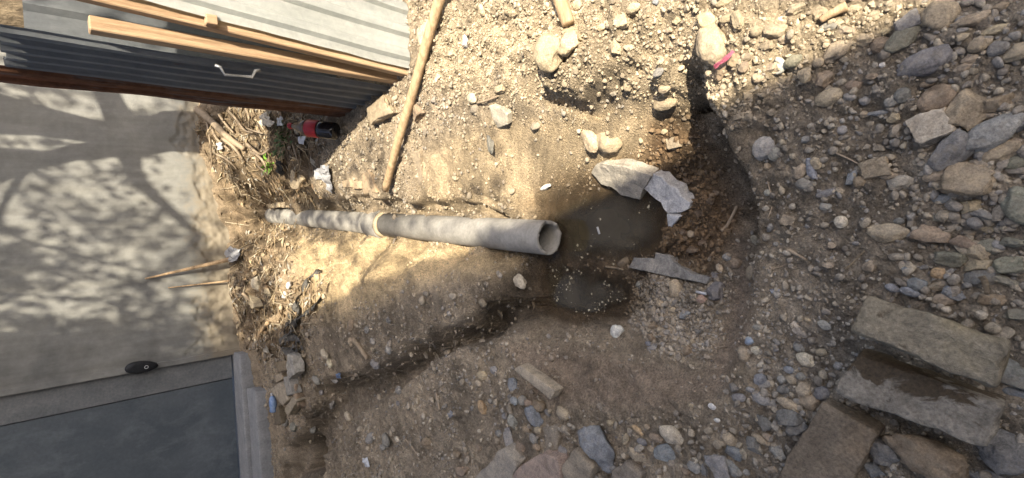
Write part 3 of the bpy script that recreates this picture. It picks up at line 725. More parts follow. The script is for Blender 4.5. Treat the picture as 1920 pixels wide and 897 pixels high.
def stone(px, py, w, h, ang=0, colr='grey', kind='round', label=None, group=None, thick=None, sink=.33, name='stone', cat='stone', tilt=None, lift_=0.0):
    q, t = gp(px, py)
    v = Vector(ray(px, py)).normalized(); sv = -v.z; k = max(.6, math.sqrt(sv*sv + .45*(1-sv*sv)))
    wx, wy = w*t/2, h*t/2
    ca, sa = math.cos(R(ang)), math.sin(R(ang))
    # the image's x direction is stretched on the ground when seen at a slant
    wx *= (abs(ca)/k+abs(sa)); wy *= (abs(sa)/k+abs(ca))
    hz = thick*t/2 if thick else min(wx, wy)*(.78 if kind == 'round' else .72)
    me = ROCKS[kind][stones_n['n'] % 9]; stones_n['n'] += 1
    o = bpy.data.objects.new(name, me); col.objects.link(o)
    o.location = (q.x, q.y, q.z + hz*(1-2*sink) + lift_)
    tl = tilt if tilt is not None else (random.uniform(-7, 7), random.uniform(-7, 7))
    o.rotation_euler = (R(tl[0]), R(tl[1]), math.atan2(-ca, -sa) + (math.pi if random.random() < .5 else 0))
    o.scale = (wx, wy, hz)
    c = COLS[colr] if isinstance(colr, str) else colr; j = random.uniform(.88, 1.12)
    o.color = (c[0]*j, c[1]*j*random.uniform(.98, 1.02), c[2]*j*random.uniform(.95, 1.05), 1)
    taken.append((px, py, max(w, h)/2))
    if label: tag(o, label, cat, group)
    else: auto_label(o, px, py, colr if isinstance(colr, str) else 'grey', kind, max(w, h))
    return o
CN = {'tan': 'tan', 'grey': 'grey', 'dark': 'dark grey', 'blue': 'bluish', 'pale': 'pale', 'white': 'whitish', 'brown': 'brown', 'olive': 'olive grey', 'cream': 'cream', 'pink': 'reddish', 'wet': 'wet brown', 'slate': 'slate grey', 'orange': 'orange brown'}
KN = {'round': 'rounded', 'angular': 'angular', 'block': 'blocky'}
MARKS = [(1735,120,'the smooth dark oval stone'),(1759,35,'the big tan boulder'),(1816,210,'the largest craggy stone'),(1849,262,'the long flat grey stone'),(1812,345,'the big smooth faced tan stone'),
 (1690,343,'the pale egg shaped stone'),(1640,320,'the tan block stone'),(1664,436,'the lone long tan oval stone'),(1743,442,'the grey brown stone'),(1835,525,'the twig crossed blue stone'),(1912,385,'the olive right edge stone'),
 (1762,513,'the orange tan stone'),(1700,600,'the topmost stacked block'),(1520,850,'the lowest stacked block'),(1555,184,'the flat round tan stone'),(1445,283,'the paired smooth pebbles'),(1513,344,'the grey cobble'),
 (1466,128,'the curved white shard'),(1570,28,'the pale sunlit root'),(1479,413,'the square beige stone'),(1495,477,'the flat twig'),(1417,635,'the crushed can'),(1519,752,'the tan oval cobble'),(1482,786,'the blue grey angular stone'),
 (1352,876,'the grey slab stone'),(1256,845,'the blue green stone'),(1262,814,'the pale oval pebble'),(1123,830,'the bluish craggy stone'),(1000,712,'the long tan brick'),(1004,783,'the pitted bluish stone'),(927,872,'the leftmost bottom block'),
 (1317,548,'the terrace cigarette end'),(1270,543,'the egg shaped cobble'),(1250,500,'the slab between the pools'),(1160,622,'the whitish pebble'),(1372,410,'the curved root'),(1250,370,'the blue white slab'),(1267,268,'the tan stone on wet soil'),
 (1337,83,'the pale pitted stone'),(1370,115,'the pink strip'),(1035,101,'the large oval sunlit stone'),(1058,25,'the short handle end'),(935,217,'the flat five sided stone'),(780,150,'the long wooden handle'),(1236,137,'the gully pebble'),
 (680,653,'the bone shaped stick'),(555,645,'the strap coil'),(535,735,'the brick pile'),(824,753,'the standing twig'),(745,745,'the side trench floor'),(690,864,'the plaster crumb'),(360,530,'the leaning stake'),(580,243,'the drink bottle'),
 (1454,546,'the blue gravel chip'),(1380,846,'the bluish gravel stone'),(640,704,'the bluish scrap')]
used = {}
def where(px, py, rank=0):
    m = sorted(MARKS, key=lambda q: math.hypot(q[0]-px, q[1]-py)); m = [q for q in m if math.hypot(q[0]-px, q[1]-py) > 7][rank]
    dx, dy = px-m[0], py-m[1]
    far = '' if math.hypot(dx, dy) < 60 else 'well '
    return far + (('right of ' if dx > 0 else 'left of ') if abs(dx) > abs(dy) else ('below ' if dy > 0 else 'above ')) + m[2]
def auto_label(o, px, py, cname, kind, size):
    sz = 'tiny' if size < 14 else 'small' if size < 22 else 'medium' if size < 34 else 'larger'
    for rank in range(5):
        lb = f'{sz} {CN[cname]} {KN[kind]} stone {where(px, py, rank)}'
        if lb not in used: break
    used[lb] = 1
    tag(o, lb, 'stone', 'loose stones on the dug ground')
RK = 'round'; AN = 'angular'; BL = 'block'
# -- the stones one can point at
NAMED = [
 (1034,102,48,66,80,'cream',RK,'large oval cream stone in full sun below the tool handle'),
 (1072,84,36,42,60,'cream',AN,'angular cream stone touching the large oval sunlit stone'),
 (1337,83,46,70,75,'cream',RK,'pale pitted oval stone at the sunlit rim of the pit'),
 (922,268,14,42,85,'grey',AN,'slim grey stone chip standing below the flat pale stone'),
 (1103,252,30,62,80,'cream',RK,'long upright tan stone pressed into the clay slope'),
 (1134,260,42,46,40,'cream',RK,'round tan stone beside the long upright stone in the clay'),
 (1250,195,44,24,5,'tan',RK,'tan stone jammed under the crumbling ledge'),
 (1236,137,20,14,-15,'grey',RK,'smooth grey pebble at the head of the clay gully'),
 (1267,268,30,24,0,'tan',BL,'single tan stone on the wet brown soil'),
 (1025,351,22,11,-10,'white',AN,'small white chip at the damp edge of the clay'),
 (1759,35,66,66,0,'tan',RK,'big rounded tan boulder on the edge of the shade'),
 (1735,120,76,44,-12,'slate',RK,'smooth dark grey oval stone in the shaded gravel'),
 (1693,74,46,28,-32,'olive',RK,'greenish grey stone leaning below the tan boulder'),
 (1700,43,36,26,-15,'grey',BL,'grey tan stone wedged left of the big tan boulder'),
 (1817,40,50,22,-18,'tan',AN,'long tan stone right of the big tan boulder'),
 (1757,187,46,36,-28,'brown',RK,'brown grey oval stone above the pale blocky stone'),
 (1816,210,70,74,-20,'tan',AN,'largest tan craggy stone near the right edge'),
 (1752,237,58,50,-15,'pale',BL,'pale blocky stone with a flat face beside the craggy one'),
 (1783,281,60,46,-50,'slate',AN,'flat slate blue slab leaning under the pale block'),
 (1849,257,92,40,-27,'grey',RK,'long flat grey stone under the largest craggy stone'),
 (1875,288,54,38,-15,'tan',AN,'pitted tan stone right of the slate slab'),
 (1812,345,78,64,15,'tan',AN,'big tan stone with a broad smooth face below the slate slab'),
 (1772,371,52,22,5,'blue',AN,'bluish flat stone tucked under the big tan stone'),
 (1690,343,38,27,-5,'pale',RK,'pale egg shaped stone left of the big tan stone'),
 (1640,320,52,36,-12,'tan',BL,'tan block stone beside the bluish chip'),
 (1598,334,16,26,-60,'blue',AN,'bright bluish stone chip left of the tan block stone'),
 (1664,436,68,36,5,'tan',RK,'long tan oval stone lying alone in the gravel'),
 (1743,442,54,36,12,'brown',AN,'grey brown stone right of the long tan oval stone'),
 (1912,385,44,68,80,'olive',RK,'large olive stone cut by the right edge of the picture'),
 (1835,525,50,38,-10,'slate',AN,'dark blue grey stone with a brown twig on it'),
 (1895,500,48,36,-10,'olive',AN,'olive brown stone right of the dark blue grey one'),
 (1762,513,28,24,0,'orange',RK,'orange tan stone above the topmost block'),
 (1555,184,46,32,-5,'tan',RK,'flat round tan stone just inside the shade'),
 (1543,153,38,34,-10,'brown',AN,'brown stone half in sun above the flat round stone'),
 (1435,279,34,28,-50,'grey',RK,'larger of the paired smooth pebbles by the pit rim'),
 (1453,287,24,28,80,'grey',RK,'smaller of the paired smooth pebbles by the pit rim'),
 (1523,318,38,17,78,'blue',AN,'upright blue grey stone above the grey cobble'),
 (1513,344,34,22,8,'grey',RK,'grey cobble under the upright blue grey stone'),
 (1550,362,32,15,-8,'slate',AN,'flat slate flake right of the grey cobble'),
 (1479,413,22,18,20,'tan',BL,'square beige stone alone in the shaded gravel'),
 (1578,416,17,18,60,'pale',RK,'light oval pebble between twig and tan block stone'),
 (1270,543,26,38,85,'tan',RK,'tan egg shaped cobble below the wet concrete slab'),
 (1345,550,34,28,-50,'slate',AN,'grey blue angular stone on the pit terrace'),
 (1381,493,21,22,0,'brown',RK,'dark brown round stone at the foot of the near bank'),
 (1317,561,20,18,0,'pink',RK,'small reddish stone beside the cigarette end on the terrace'),
 (1160,622,21,22,70,'white',RK,'whitish round pebble on the bare clay of the terrace'),
 (1123,830,74,58,55,'blue',AN,'pale bluish craggy stone, largest in the lower middle'),
 (1256,845,46,32,-15,'blue',AN,'bright blue green stone under the pale oval pebble'),
 (1262,814,34,24,25,'pale',RK,'pale grey oval pebble above the blue green stone'),
 (1197,851,38,28,0,'tan',AN,'three cornered tan stone left of the blue green stone'),
 (1004,783,36,28,20,'blue',AN,'pitted bluish stone below the long tan brick'),
 (963,720,30,17,65,'blue',AN,'blue stone chip at the upper end of the long tan brick'),
 (906,763,20,12,60,'orange',RK,'yellowish pebble in the spoil left of the tan brick'),
 (1519,752,34,30,-10,'tan',RK,'tan oval cobble touching the lowest stacked block'),
 (1508,730,24,26,80,'tan',RK,'squarish tan cobble above the tan oval cobble'),
 (1513,675,28,20,30,'pale',RK,'pale oval pebble in the gravel left of the stacked blocks'),
 (1500,617,28,18,55,'pale',AN,'pale wedge shaped stone near the top block corner'),
 (1482,786,46,34,-10,'slate',AN,'blue grey angular stone left of the lowest block'),
 (1352,876,32,44,75,'grey',BL,'grey slab stone at the bottom edge of the gravel'),
 (1396,663,22,27,80,'tan',RK,'tan pebble just below the crushed can'),
 (1663,842,60,44,40,'slate',AN,'blue grey broken stone between the two lower blocks'),
 (1640,880,34,36,0,'blue',AN,'bluer stone at the bottom edge beside the lowest block'),
 (1735,857,112,72,20,'brown',AN,'large brown grey stone under the middle block'),
 (1888,700,62,44,25,'slate',AN,'dark bluish stone at the right end of the top block'),
 (1890,845,84,70,15,'dark',AN,'dark greenish boulder in the bottom right corner'),
 (1850,893,70,30,5,'slate',AN,'dark slate stone cut by the bottom edge'),
 (1910,592,40,26,0,'olive',AN,'olive stone on the right edge above the top block end'),
 (1905,735,34,16,10,'blue',RK,'slim bluish stone right of the middle block'),
 (787,208,40,24,85,'brown',BL,'brown block of earth right of the long wooden handle'),
 (812,70,32,42,80,'cream',BL,'pale earth lump touching the long wooden handle'),
 (722,207,64,40,-8,'tan',BL,'sunlit tan block at the foot of the shed corner'),
 (876,78,13,25,80,'white',AN,'bright white chip on the sunlit dirt'),
 (978,528,24,20,30,'pale',AN,'pale lump on the dark mud below the pipe mouth'),
 (1353,125,30,46,100,'brown',AN,'brown stone under the pink scrap at the pit rim'),
 (705,682,22,18,10,'grey',AN,'grey flat stone at the end of the bone shaped stick'),
 (660,640,10,17,80,'tan',RK,'tan pebble at the top of the bone shaped stick'),
 (565,742,36,24,70,'brown',BL,'brown brick fragment right of the rubble by the gate'),
]
for a in NAMED:
    px, py, w, h, ang, c, kd, lb = a
    if w < h and abs(abs(ang)-90) < 46: w, h = h, w       # w is the length along `ang`
    elif h > w: w, h = h, w
    stone(px, py, w, h, ang, c, kd, lb, sink=.76 if 'pressed' in lb or 'in the clay' in lb else .36)
# -- the smaller stones, read off the photo (x, y, w, h, angle, colour, shape)
S2 = [(1085,70,20,22,0,'cream',BL),(1086,10,22,22,0,'cream',RK),(1168,41,26,26,0,'cream',BL),(1157,88,26,18,80,'cream',AN),(1190,17,28,20,0,'cream',RK),(1325,40,28,22,40,'cream',RK),
(1365,33,28,22,0,'tan',AN),(1386,37,36,20,80,'tan',AN),(1360,5,34,14,0,'cream',RK),(1230,5,14,14,0,'blue',AN),(1248,167,24,18,0,'tan',RK),(1178,163,18,14,80,'tan',RK),(1247,247,14,12,0,'tan',RK),
(940,167,20,18,0,'cream',BL),(888,185,20,14,30,'pale',RK),(905,20,20,12,80,'cream',AN),(1000,62,20,18,0,'tan',RK),(960,95,18,14,0,'cream',AN),(850,100,16,14,0,'cream',BL),(1130,50,20,16,0,'cream',AN),(1270,40,18,16,0,'cream',AN),(1255,60,18,14,0,'tan',AN),
(1489,116,28,20,-15,'olive',RK),(1513,142,30,32,0,'tan',AN),(1550,52,32,15,15,'grey',AN),(1573,95,40,24,-35,'tan',RK),(1535,118,20,20,0,'tan',RK),(1620,75,42,26,-10,'tan',AN),(1652,85,34,30,0,'brown',RK),
(1600,162,30,20,0,'brown',RK),(1622,190,20,17,0,'grey',RK),(1650,212,34,12,5,'blue',AN),(1620,215,18,14,0,'tan',AN),(1579,245,19,18,0,'grey',RK),(1513,263,20,16,0,'grey',AN),(1403,178,20,18,70,'tan',AN),
(1450,60,44,30,-10,'tan',AN),(1490,20,40,26,0,'tan',AN),(1535,25,34,30,0,'tan',AN),(1440,90,30,22,0,'tan',AN),(1420,60,24,22,0,'tan',RK),(1470,75,24,18,0,'tan',AN),(1400,110,24,18,0,'tan',AN),(1445,130,26,20,0,'tan',AN),(1470,150,24,20,0,'tan',AN),(1590,60,34,26,0,'tan',AN),(1640,30,34,26,0,'tan',AN),(1660,60,24,16,0,'tan',AN),(1600,20,26,18,0,'tan',AN),(1425,150,20,18,0,'tan',AN),
(1380,115,30,20,60,'brown',AN),(1395,125,18,26,0,'brown',AN),(1502,322,23,16,-60,'tan',RK),(1531,306,20,14,70,'tan',RK),(1575,358,17,16,0,'tan',AN),(1613,342,22,24,0,'brown',RK),(1549,388,22,14,0,'grey',RK),
(1561,459,18,16,0,'tan',AN),(1554,498,20,12,0,'tan',RK),(1632,499,22,18,-30,'tan',AN),(1412,511,24,18,-60,'tan',AN),(1417,450,16,12,70,'pale',RK),(1456,458,10,10,0,'grey',RK),(1454,546,18,10,-5,'blue',BL),
(1440,362,13,13,0,'grey',RK),(1440,312,12,14,0,'tan',RK),(1876,14,26,18,0,'brown',RK),(1866,57,38,16,-8,'tan',RK),(1838,84,33,23,-12,'tan',RK),(1872,91,30,24,-10,'grey',RK),(1912,98,38,24,-25,'tan',RK),
(1873,193,44,28,-20,'brown',AN),(1856,217,22,18,0,'tan',RK),(1906,236,40,38,0,'dark',AN),(1905,267,22,16,0,'tan',RK),(1912,303,38,24,-15,'olive',RK),(1760,327,42,24,-15,'tan',RK),(1667,330,30,16,0,'tan',RK),
(1709,440,18,15,0,'grey',RK),(1687,415,18,14,0,'grey',RK),(1820,390,30,26,-20,'tan',AN),(1848,405,42,20,15,'grey',AN),(1760,410,32,15,-12,'olive',AN),(1853,430,26,18,0,'tan',AN),(1818,437,20,15,0,'tan',RK),(1805,456,34,22,20,'brown',AN),
(1833,475,38,30,50,'tan',AN),(1858,465,32,28,20,'olive',AN),(1781,482,46,32,10,'olive',AN),(1833,499,42,22,-15,'tan',AN),(1887,528,46,20,10,'olive',AN),(1770,533,42,22,-10,'tan',AN),(1720,533,34,26,0,'blue',RK),(1790,548,30,20,30,'blue',AN),
(1772,561,34,22,-10,'tan',RK),(1675,540,22,13,20,'blue',RK),(1707,547,26,14,20,'blue',RK),(1700,505,16,14,0,'blue',RK),(1860,560,40,22,-10,'brown',AN),(1900,455,34,20,-10,'olive',AN),(1880,420,26,18,0,'dark',AN),(1735,270,18,14,0,'tan',RK),(1655,124,11,12,0,'white',AN),(1740,158,26,14,0,'brown',RK),
(1808,128,26,14,-10,'tan',RK),(1818,113,28,20,0,'tan',AN),(1825,134,16,14,0,'tan',RK),(1670,192,22,20,0,'grey',RK),(1692,180,22,20,-50,'slate',RK),(1678,219,22,18,-20,'tan',AN),(1635,145,22,12,0,'brown',RK),(1805,70,20,14,-15,'tan',AN),(1845,300,20,24,0,'grey',AN),(1780,300,20,14,0,'tan',RK),
(1200,534,15,15,0,'grey',AN),(1365,482,17,16,0,'grey',RK),(1341,517,18,15,0,'slate',AN),(1350,503,14,10,70,'tan',RK),(1283,592,26,13,-20,'blue',AN),(1250,515,14,12,0,'tan',RK),(1222,633,18,17,0,'brown',AN),(1227,651,18,13,-20,'grey',AN),(1217,645,11,9,20,'blue',RK),(1290,658,16,12,-50,'brown',RK),(1225,612,20,16,0,'brown',AN),(1240,570,14,16,0,'tan',RK),(1264,582,18,14,0,'tan',RK),(1243,625,15,13,0,'tan',AN),(1300,640,16,14,0,'tan',AN),(1310,620,14,12,0,'grey',RK),(1275,615,15,12,0,'pale',RK),
(1283,436,14,14,0,'wet',RK),(1297,439,17,15,0,'tan',RK),(1286,447,12,12,0,'wet',RK),(1315,325,18,16,0,'wet',AN),(1290,340,20,16,0,'wet',AN),(1335,375,20,22,0,'wet',AN),(1312,400,22,18,0,'wet',AN),(1345,360,16,16,0,'wet',AN),(1300,470,24,18,0,'wet',AN),(1275,330,16,12,0,'wet',AN),(1320,455,20,16,0,'wet',AN),
(1420,657,18,14,10,'pale',RK),(1421,613,15,12,0,'grey',RK),(1500,651,16,14,40,'grey',RK),(1541,660,19,13,-10,'tan',RK),(1480,693,20,14,0,'blue',RK),(1467,711,17,17,0,'grey',RK),(1486,711,19,15,15,'tan',RK),(1504,705,18,16,0,'grey',RK),(1470,732,26,24,0,'slate',AN),(1544,737,22,20,-50,'slate',RK),(1479,757,34,15,20,'tan',RK),(1428,747,26,17,25,'grey',RK),(1387,745,23,16,-10,'grey',RK),(1427,711,17,18,60,'blue',RK),(1434,722,10,8,20,'blue',RK),(1497,802,32,26,-30,'slate',AN),(1368,822,24,17,35,'tan',RK),(1356,831,15,12,0,'tan',RK),(1380,846,30,22,20,'blue',AN),(1417,836,30,20,60,'slate',AN),(1425,822,22,13,25,'tan',RK),(1379,880,32,18,50,'grey',AN),(1441,818,19,13,10,'tan',RK),(1433,792,26,20,50,'dark',AN),(1461,846,22,17,35,'grey',AN),(1441,831,16,12,0,'tan',RK),(1408,730,16,11,0,'grey',RK),(1547,610,20,14,20,'grey',RK),(1515,600,12,10,0,'tan',RK),(1455,655,12,10,0,'grey',RK),(1400,885,14,12,0,'grey',RK),(1450,880,18,14,0,'tan',AN),
(1197,806,20,9,25,'orange',RK),(1206,828,22,14,0,'slate',RK),(1225,842,22,20,0,'tan',AN),(1174,822,17,12,-60,'tan',AN),(1232,820,26,16,5,'brown',RK),(1303,874,20,16,25,'grey',RK),(1288,882,17,17,0,'brown',RK),(1322,880,36,14,80,'slate',AN),(1305,862,12,12,0,'pale',RK),(1145,793,14,12,0,'tan',RK),(1215,800,14,12,0,'brown',RK),(1345,788,12,9,0,'white',RK),(1336,762,12,9,20,'white',RK),(1297,760,12,10,0,'tan',RK),
(966,752,17,16,0,'blue',RK),(982,751,20,20,0,'grey',RK),(993,756,20,16,0,'brown',RK),(1013,760,28,20,-10,'brown',RK),(907,704,22,20,0,'tan',RK),(928,694,17,16,0,'grey',RK),(965,789,26,18,80,'grey',RK),(988,805,20,19,0,'brown',AN),(957,823,36,18,75,'grey',AN),(978,836,24,22,0,'brown',AN),(1057,844,24,22,0,'grey',AN),(1058,774,23,18,20,'tan',RK),(847,776,17,11,-20,'blue',AN),(921,752,11,11,0,'grey',RK),(948,780,12,13,0,'grey',RK),(936,812,14,14,0,'grey',RK),(935,826,13,13,0,'tan',RK),(1004,822,16,12,70,'grey',RK),(1010,806,15,13,0,'tan',RK),(1030,775,18,10,20,'slate',AN),(1008,838,18,14,0,'brown',RK),(900,840,18,14,0,'brown',AN),(870,880,26,18,-20,'brown',AN),(862,850,18,20,0,'brown',AN),(805,830,22,26,0,'brown',AN),
(731,655,16,11,80,'grey',RK),(612,664,16,10,30,'pale',RK),(620,680,14,8,40,'pale',RK),(630,711,20,15,0,'grey',AN),(595,712,16,10,20,'grey',RK),(691,618,16,14,0,'grey',RK),(662,610,18,12,-60,'brown',RK),(645,612,12,10,0,'tan',RK),(750,731,14,11,80,'grey',RK),(740,733,13,10,0,'brown',RK),(748,756,11,10,0,'grey',RK),(697,821,20,11,-40,'grey',RK),(720,838,14,13,0,'grey',RK),(727,824,18,12,60,'grey',RK),(748,822,13,10,0,'pale',RK),(660,688,10,9,0,'tan',RK),(605,735,14,11,0,'grey',RK),(627,757,18,20,0,'slate',AN),(655,780,12,9,40,'pale',RK),(553,800,16,18,0,'grey',RK),(538,790,14,18,0,'grey',RK),(590,805,18,15,0,'grey',RK),(605,600,12,10,0,'tan',RK),(730,600,16,12,0,'grey',AN),(700,655,12,10,0,'tan',RK),
(490,530,28,24,-20,'pale',AN),(506,548,22,20,0,'cream',AN),(503,540,13,13,0,'orange',RK),(536,553,12,9,-30,'white',RK),(545,535,12,8,-30,'white',RK),(500,505,14,12,0,'cream',AN),(560,245,20,16,0,'pale',AN)]
for a in S2:
    px, py, w, h, ang, c, kd = a
    stone(px, py, w, h, ang, c, kd)

# ------------------------------------------------------------------ blocks, slabs and bricks (outline on the photo, own thickness)
def slab(name, label, cat, pts, ztop, thick, colr, mat='stone', bev=.006, amp=.004, sub=3, group=None, seed=1, chip=.0, sc=22, parent=None, crisp=False):
    """a solid block: upper outline given by photo pixels at height ztop (one value or one per corner)"""
    if not isinstance(ztop, (list, tuple)): ztop = [ztop]*len(pts)
    top = [Vector(at_z(x, y, z)) for (x, y), z in zip(pts, ztop)]
    c = sum(top, Vector())/len(top)
    nrm = Vector()
    for k in range(len(top)): nrm += (top[k]-c).cross(top[(k+1) % len(top)]-c)
    nrm.normalize()
    if nrm.z < 0: nrm = -nrm; top = top[::-1]
    bm = bmesh.new()
    tv = [bm.verts.new(p-c) for p in top]; bv = [bm.verts.new(p-c-nrm*thick+(p-c)*chip) for p in top]; n = len(tv)
    bm.faces.new(tv); bm.faces.new(bv[::-1])
    for k in range(n): bm.faces.new((tv[k], bv[k], bv[(k+1) % n], tv[(k+1) % n]))
    bmesh.ops.recalc_face_normals(bm, faces=bm.faces[:])
    bmesh.ops.bevel(bm, geom=bm.edges[:], offset=bev, segments=2, affect='EDGES', profile=.6)
    bmesh.ops.triangulate(bm, faces=bm.faces[:])
    for q in range(sub):
        le = [e for e in bm.edges if e.calc_length() > (.02 if q else .035)]
        if le: bmesh.ops.subdivide_edges(bm, edges=le, cuts=1)
        bmesh.ops.triangulate(bm, faces=bm.faces[:])
    for v in bm.verts:
        a = nz(v.co, sc, seed)*amp + nz(v.co, sc*3.2, seed+3)*amp*.5
        v.co += Vector((nz(v.co, sc, seed+1), nz(v.co, sc, seed+2), nz(v.co, sc, seed+4)))*amp + (Vector() if crisp else v.co.normalized()*a)
        if crisp: v.co += nrm*(round(nz(v.co, 16, seed+6)*3)/3*.0045)     # broken in layers
    me = bm_mesh(name, bm); o = link_obj(name, me, MAT[mat], smooth_it=not crisp); o.location = c
    cc = COLS[colr] if isinstance(colr, str) else colr; o.color = (*cc, 1)
    xs_, ys_ = [p[0] for p in pts], [p[1] for p in pts]
    taken.append((sum(xs_)/n, sum(ys_)/n, min(max(xs_)-min(xs_), max(ys_)-min(ys_))/2))
    tag(o, label, cat, group); return o
def mat_block(name, dry, wet, wetlev, moss, grad=None):
    # dark stains, pale crust and lichen on a dressed stone
    m, nt, b, new, link = nodes_of(name); v = tcoord(nt)
    n1 = noise_node(nt, v, 13, 7, .68, .5); n2 = noise_node(nt, v, 6.5, 7, .62, .9); n3 = noise_node(nt, v, 120, 4, .7); n4 = noise_node(nt, v, 5, 5, .6, .3)
    c = ramp(nt, n1, [(.28, tuple(x*.5 for x in dry)), (.5, dry), (.72, tuple(x*1.5 for x in dry))])
    c = mixc(nt, 'MIX', ramp(nt, n4, [(.52, (0, 0, 0)), (.72, (.7, .7, .7))]), c, moss)
    if grad:                                   # the wet side of the block, with a wandering edge
        dp_ = new('ShaderNodeVectorMath'); dp_.operation = 'DOT_PRODUCT'; link(v, dp_.inputs[0]); dp_.inputs[1].default_value = grad
        md = new('ShaderNodeMath'); md.operation = 'ADD'; link(n2, md.inputs[0]); link(dp_.outputs['Value'], md.inputs[1]); n2 = md.outputs[0]
    wf = ramp(nt, n2, [(wetlev, (1, 1, 1)), (wetlev+.035, (0, 0, 0))])
    c = mixc(nt, 'MIX', wf, c, wet)
    c = mixc(nt, 'MULTIPLY', 1.0, c, ramp(nt, n3, [(.3, (.6, .6, .6)), (.7, (1.35, 1.35, 1.35))]))
    link(c, b.inputs['Base Color']); b.inputs['Roughness'].default_value = .85; b.inputs['Specular IOR Level'].default_value = .3
    p = bump(nt, b, n1, .8, .018); bump(nt, b, n3, .8, .005, p)
    return m
MAT['block_top'] = mat_block('lichen_block', (.215, .182, .128), (.105, .08, .05), .36, (.20, .155, .075))
MAT['block_mid'] = mat_block('half_wet_block', (.255, .222, .172), (.09, .066, .04), .42, (.28, .255, .215), (-3.0, .8, 0))
MAT['block_low'] = mat_block('brown_block', (.185, .145, .10), (.10, .075, .05), .30, (.24, .17, .10))
slab('stone_block', 'brown dressed block reaching off the bottom edge, lowest of three', 'stone block', [(1541,752),(1648,812),(1572,945),(1448,905)], .062, .075, 'brown', 'block_low', .007, .004, 4, seed=3)
slab('stone_block', 'half wet grey and brown block, middle of the three stacked', 'stone block', [(1606,662),(1886,762),(1846,842),(1562,738)], [.105, .10, .10, .105], .07, 'grey', 'block_mid', .009, .007, 4, seed=8)
slab('stone_block', 'grey lichen stained block lying on top of the three', 'stone block', [(1626,552),(1902,640),(1866,730),(1594,620)], [.165, .16, .182, .188], .08, 'grey', 'block_top', .010, .006, 4, seed=5)
slab('brick', 'long tan brick lying across the shaded spoil', 'brick', [(962,694),(975,685),(1040,733),(1031,750)], [.05]*4, .05, (.36, .30, .22), 'stone', .005, .003, 3, seed=9)
slab('rubble_block', 'grey tan broken block at the bottom edge, leftmost of its row', 'block', [(886,900),(944,840),(970,872),(958,905)], [.04, .06, .06, .04], .07, (.31, .27, .215), 'stone', .008, .007, 4, seed=11)
slab('rubble_block', 'reddish broken block at the bottom edge, middle of its row', 'block', [(962,882),(1016,850),(1046,862),(1052,905),(955,905)], [.045, .06, .055, .05, .04], .07, (.34, .255, .20), 'stone', .009, .008, 4, seed=13)
slab('rubble_block', 'tan broken block at the bottom edge right of the reddish one', 'block', [(1052,872),(1078,842),(1112,880),(1100,905),(1056,905)], [.04, .055, .05, .04, .04], .07, (.29, .24, .175), 'stone', .009, .008, 4, seed=15)
slab('rubble_block', 'brown half buried block just above the bottom edge row', 'block', [(1018,802),(1042,798),(1046,845),(1020,850)], [.02]*4, .06, (.22, .185, .14), 'stone', .008, .008, 4, seed=16)
slab('rubble_block', 'dark brown broken block cut by the bottom edge', 'block', [(1150,885),(1172,866),(1206,890),(1200,908),(1150,908)], [.03]*5, .06, (.21, .175, .135), 'stone', .009, .008, 4, seed=17)
slab('stone', 'flat pale five sided stone on the sunlit slope', 'stone', [(914,200),(926,195),(950,214),(952,234),(932,240),(924,222)], [-.0, .0, -.01, -.035, -.045, -.02], .035, (.47, .42, .33), 'stone', .005, .004, 3, seed=19)
# concrete rubble in the pit
slab('concrete_slab', 'dusty grey broken concrete slab at the head of the pool', 'concrete slab', [(1109,324),(1116,310),(1131,307),(1150,311),(1172,312),(1196,321),(1222,330),(1214,346),(1204,358),(1199,376),(1180,371),(1163,367),(1146,352),(1126,346)], [-.225, -.205, -.195, -.195, -.2, -.205, -.215, -.24, -.25, -.275, -.28, -.278, -.262, -.25], .05, (.33, .30, .25), 'stone', .003, .003, 5, seed=21, sc=40, crisp=True)
slab('concrete_slab', 'pale blue white broken concrete slab beside the pool', 'concrete slab', [(1199,352),(1206,334),(1224,326),(1240,332),(1252,346),(1270,354),(1276,368),(1294,382),(1292,392),(1278,398),(1252,401),(1244,392),(1240,380),(1226,372),(1214,360)], [-.245, -.23, -.225, -.222, -.225, -.225, -.23, -.235, -.245, -.255, -.262, -.262, -.265, -.265, -.26], .05, (.50, .49, .475), 'clean_stone', .003, .003, 5, seed=23, sc=40, crisp=True)
slab('concrete_slab', 'small white three cornered concrete piece at the water edge', 'concrete slab', [(1248,402),(1276,407),(1254,434)], [-.255, -.25, -.285], .04, (.50, .50, .50), 'clean_stone', .004, .003, 3, seed=25)
slab('concrete_slab', 'grey concrete slab lying between the two pools', 'concrete slab', [(1188,483),(1226,485),(1228,474),(1254,478),(1262,492),(1298,512),(1332,520),(1322,532),(1260,520),(1178,502)], [-.25, -.235, -.225, -.215, -.205, -.165, -.14, -.145, -.19, -.26], .06, (.24, .225, .20), 'clean_stone', .003, .003, 5, seed=27, sc=40, crisp=True)
# boards by the shed
slab('board', 'flat grey brown slab leaning right of the long wooden handle', 'board', [(760,348),(771,285),(784,283),(794,345),(778,352)], [-.09, -.02, -.02, -.09, -.10], .03, (.31, .25, .175), 'stone', .004, .004, 3, seed=31)
slab('board', 'short sunlit board end left of the wooden handle foot', 'board', [(678,330),(690,318),(706,362),(680,364)], [-.03, -.01, -.05, -.05], .03, (.33, .25, .165), 'stone', .003, .003, 3, seed=33)
slab('brick', 'small sunlit brick end in the shed shadow', 'brick', [(641,340),(656,336),(660,352),(643,352)], [-.03]*4, .05, (.38, .29, .19), 'stone', .004, .003, 3, seed=35)
slab('brick', 'small sunlit brick piece beside the short board end', 'brick', [(657,339),(675,340),(676,354),(660,355)], [-.04]*4, .05, (.36, .28, .185), 'stone', .004, .003, 3, seed=36)
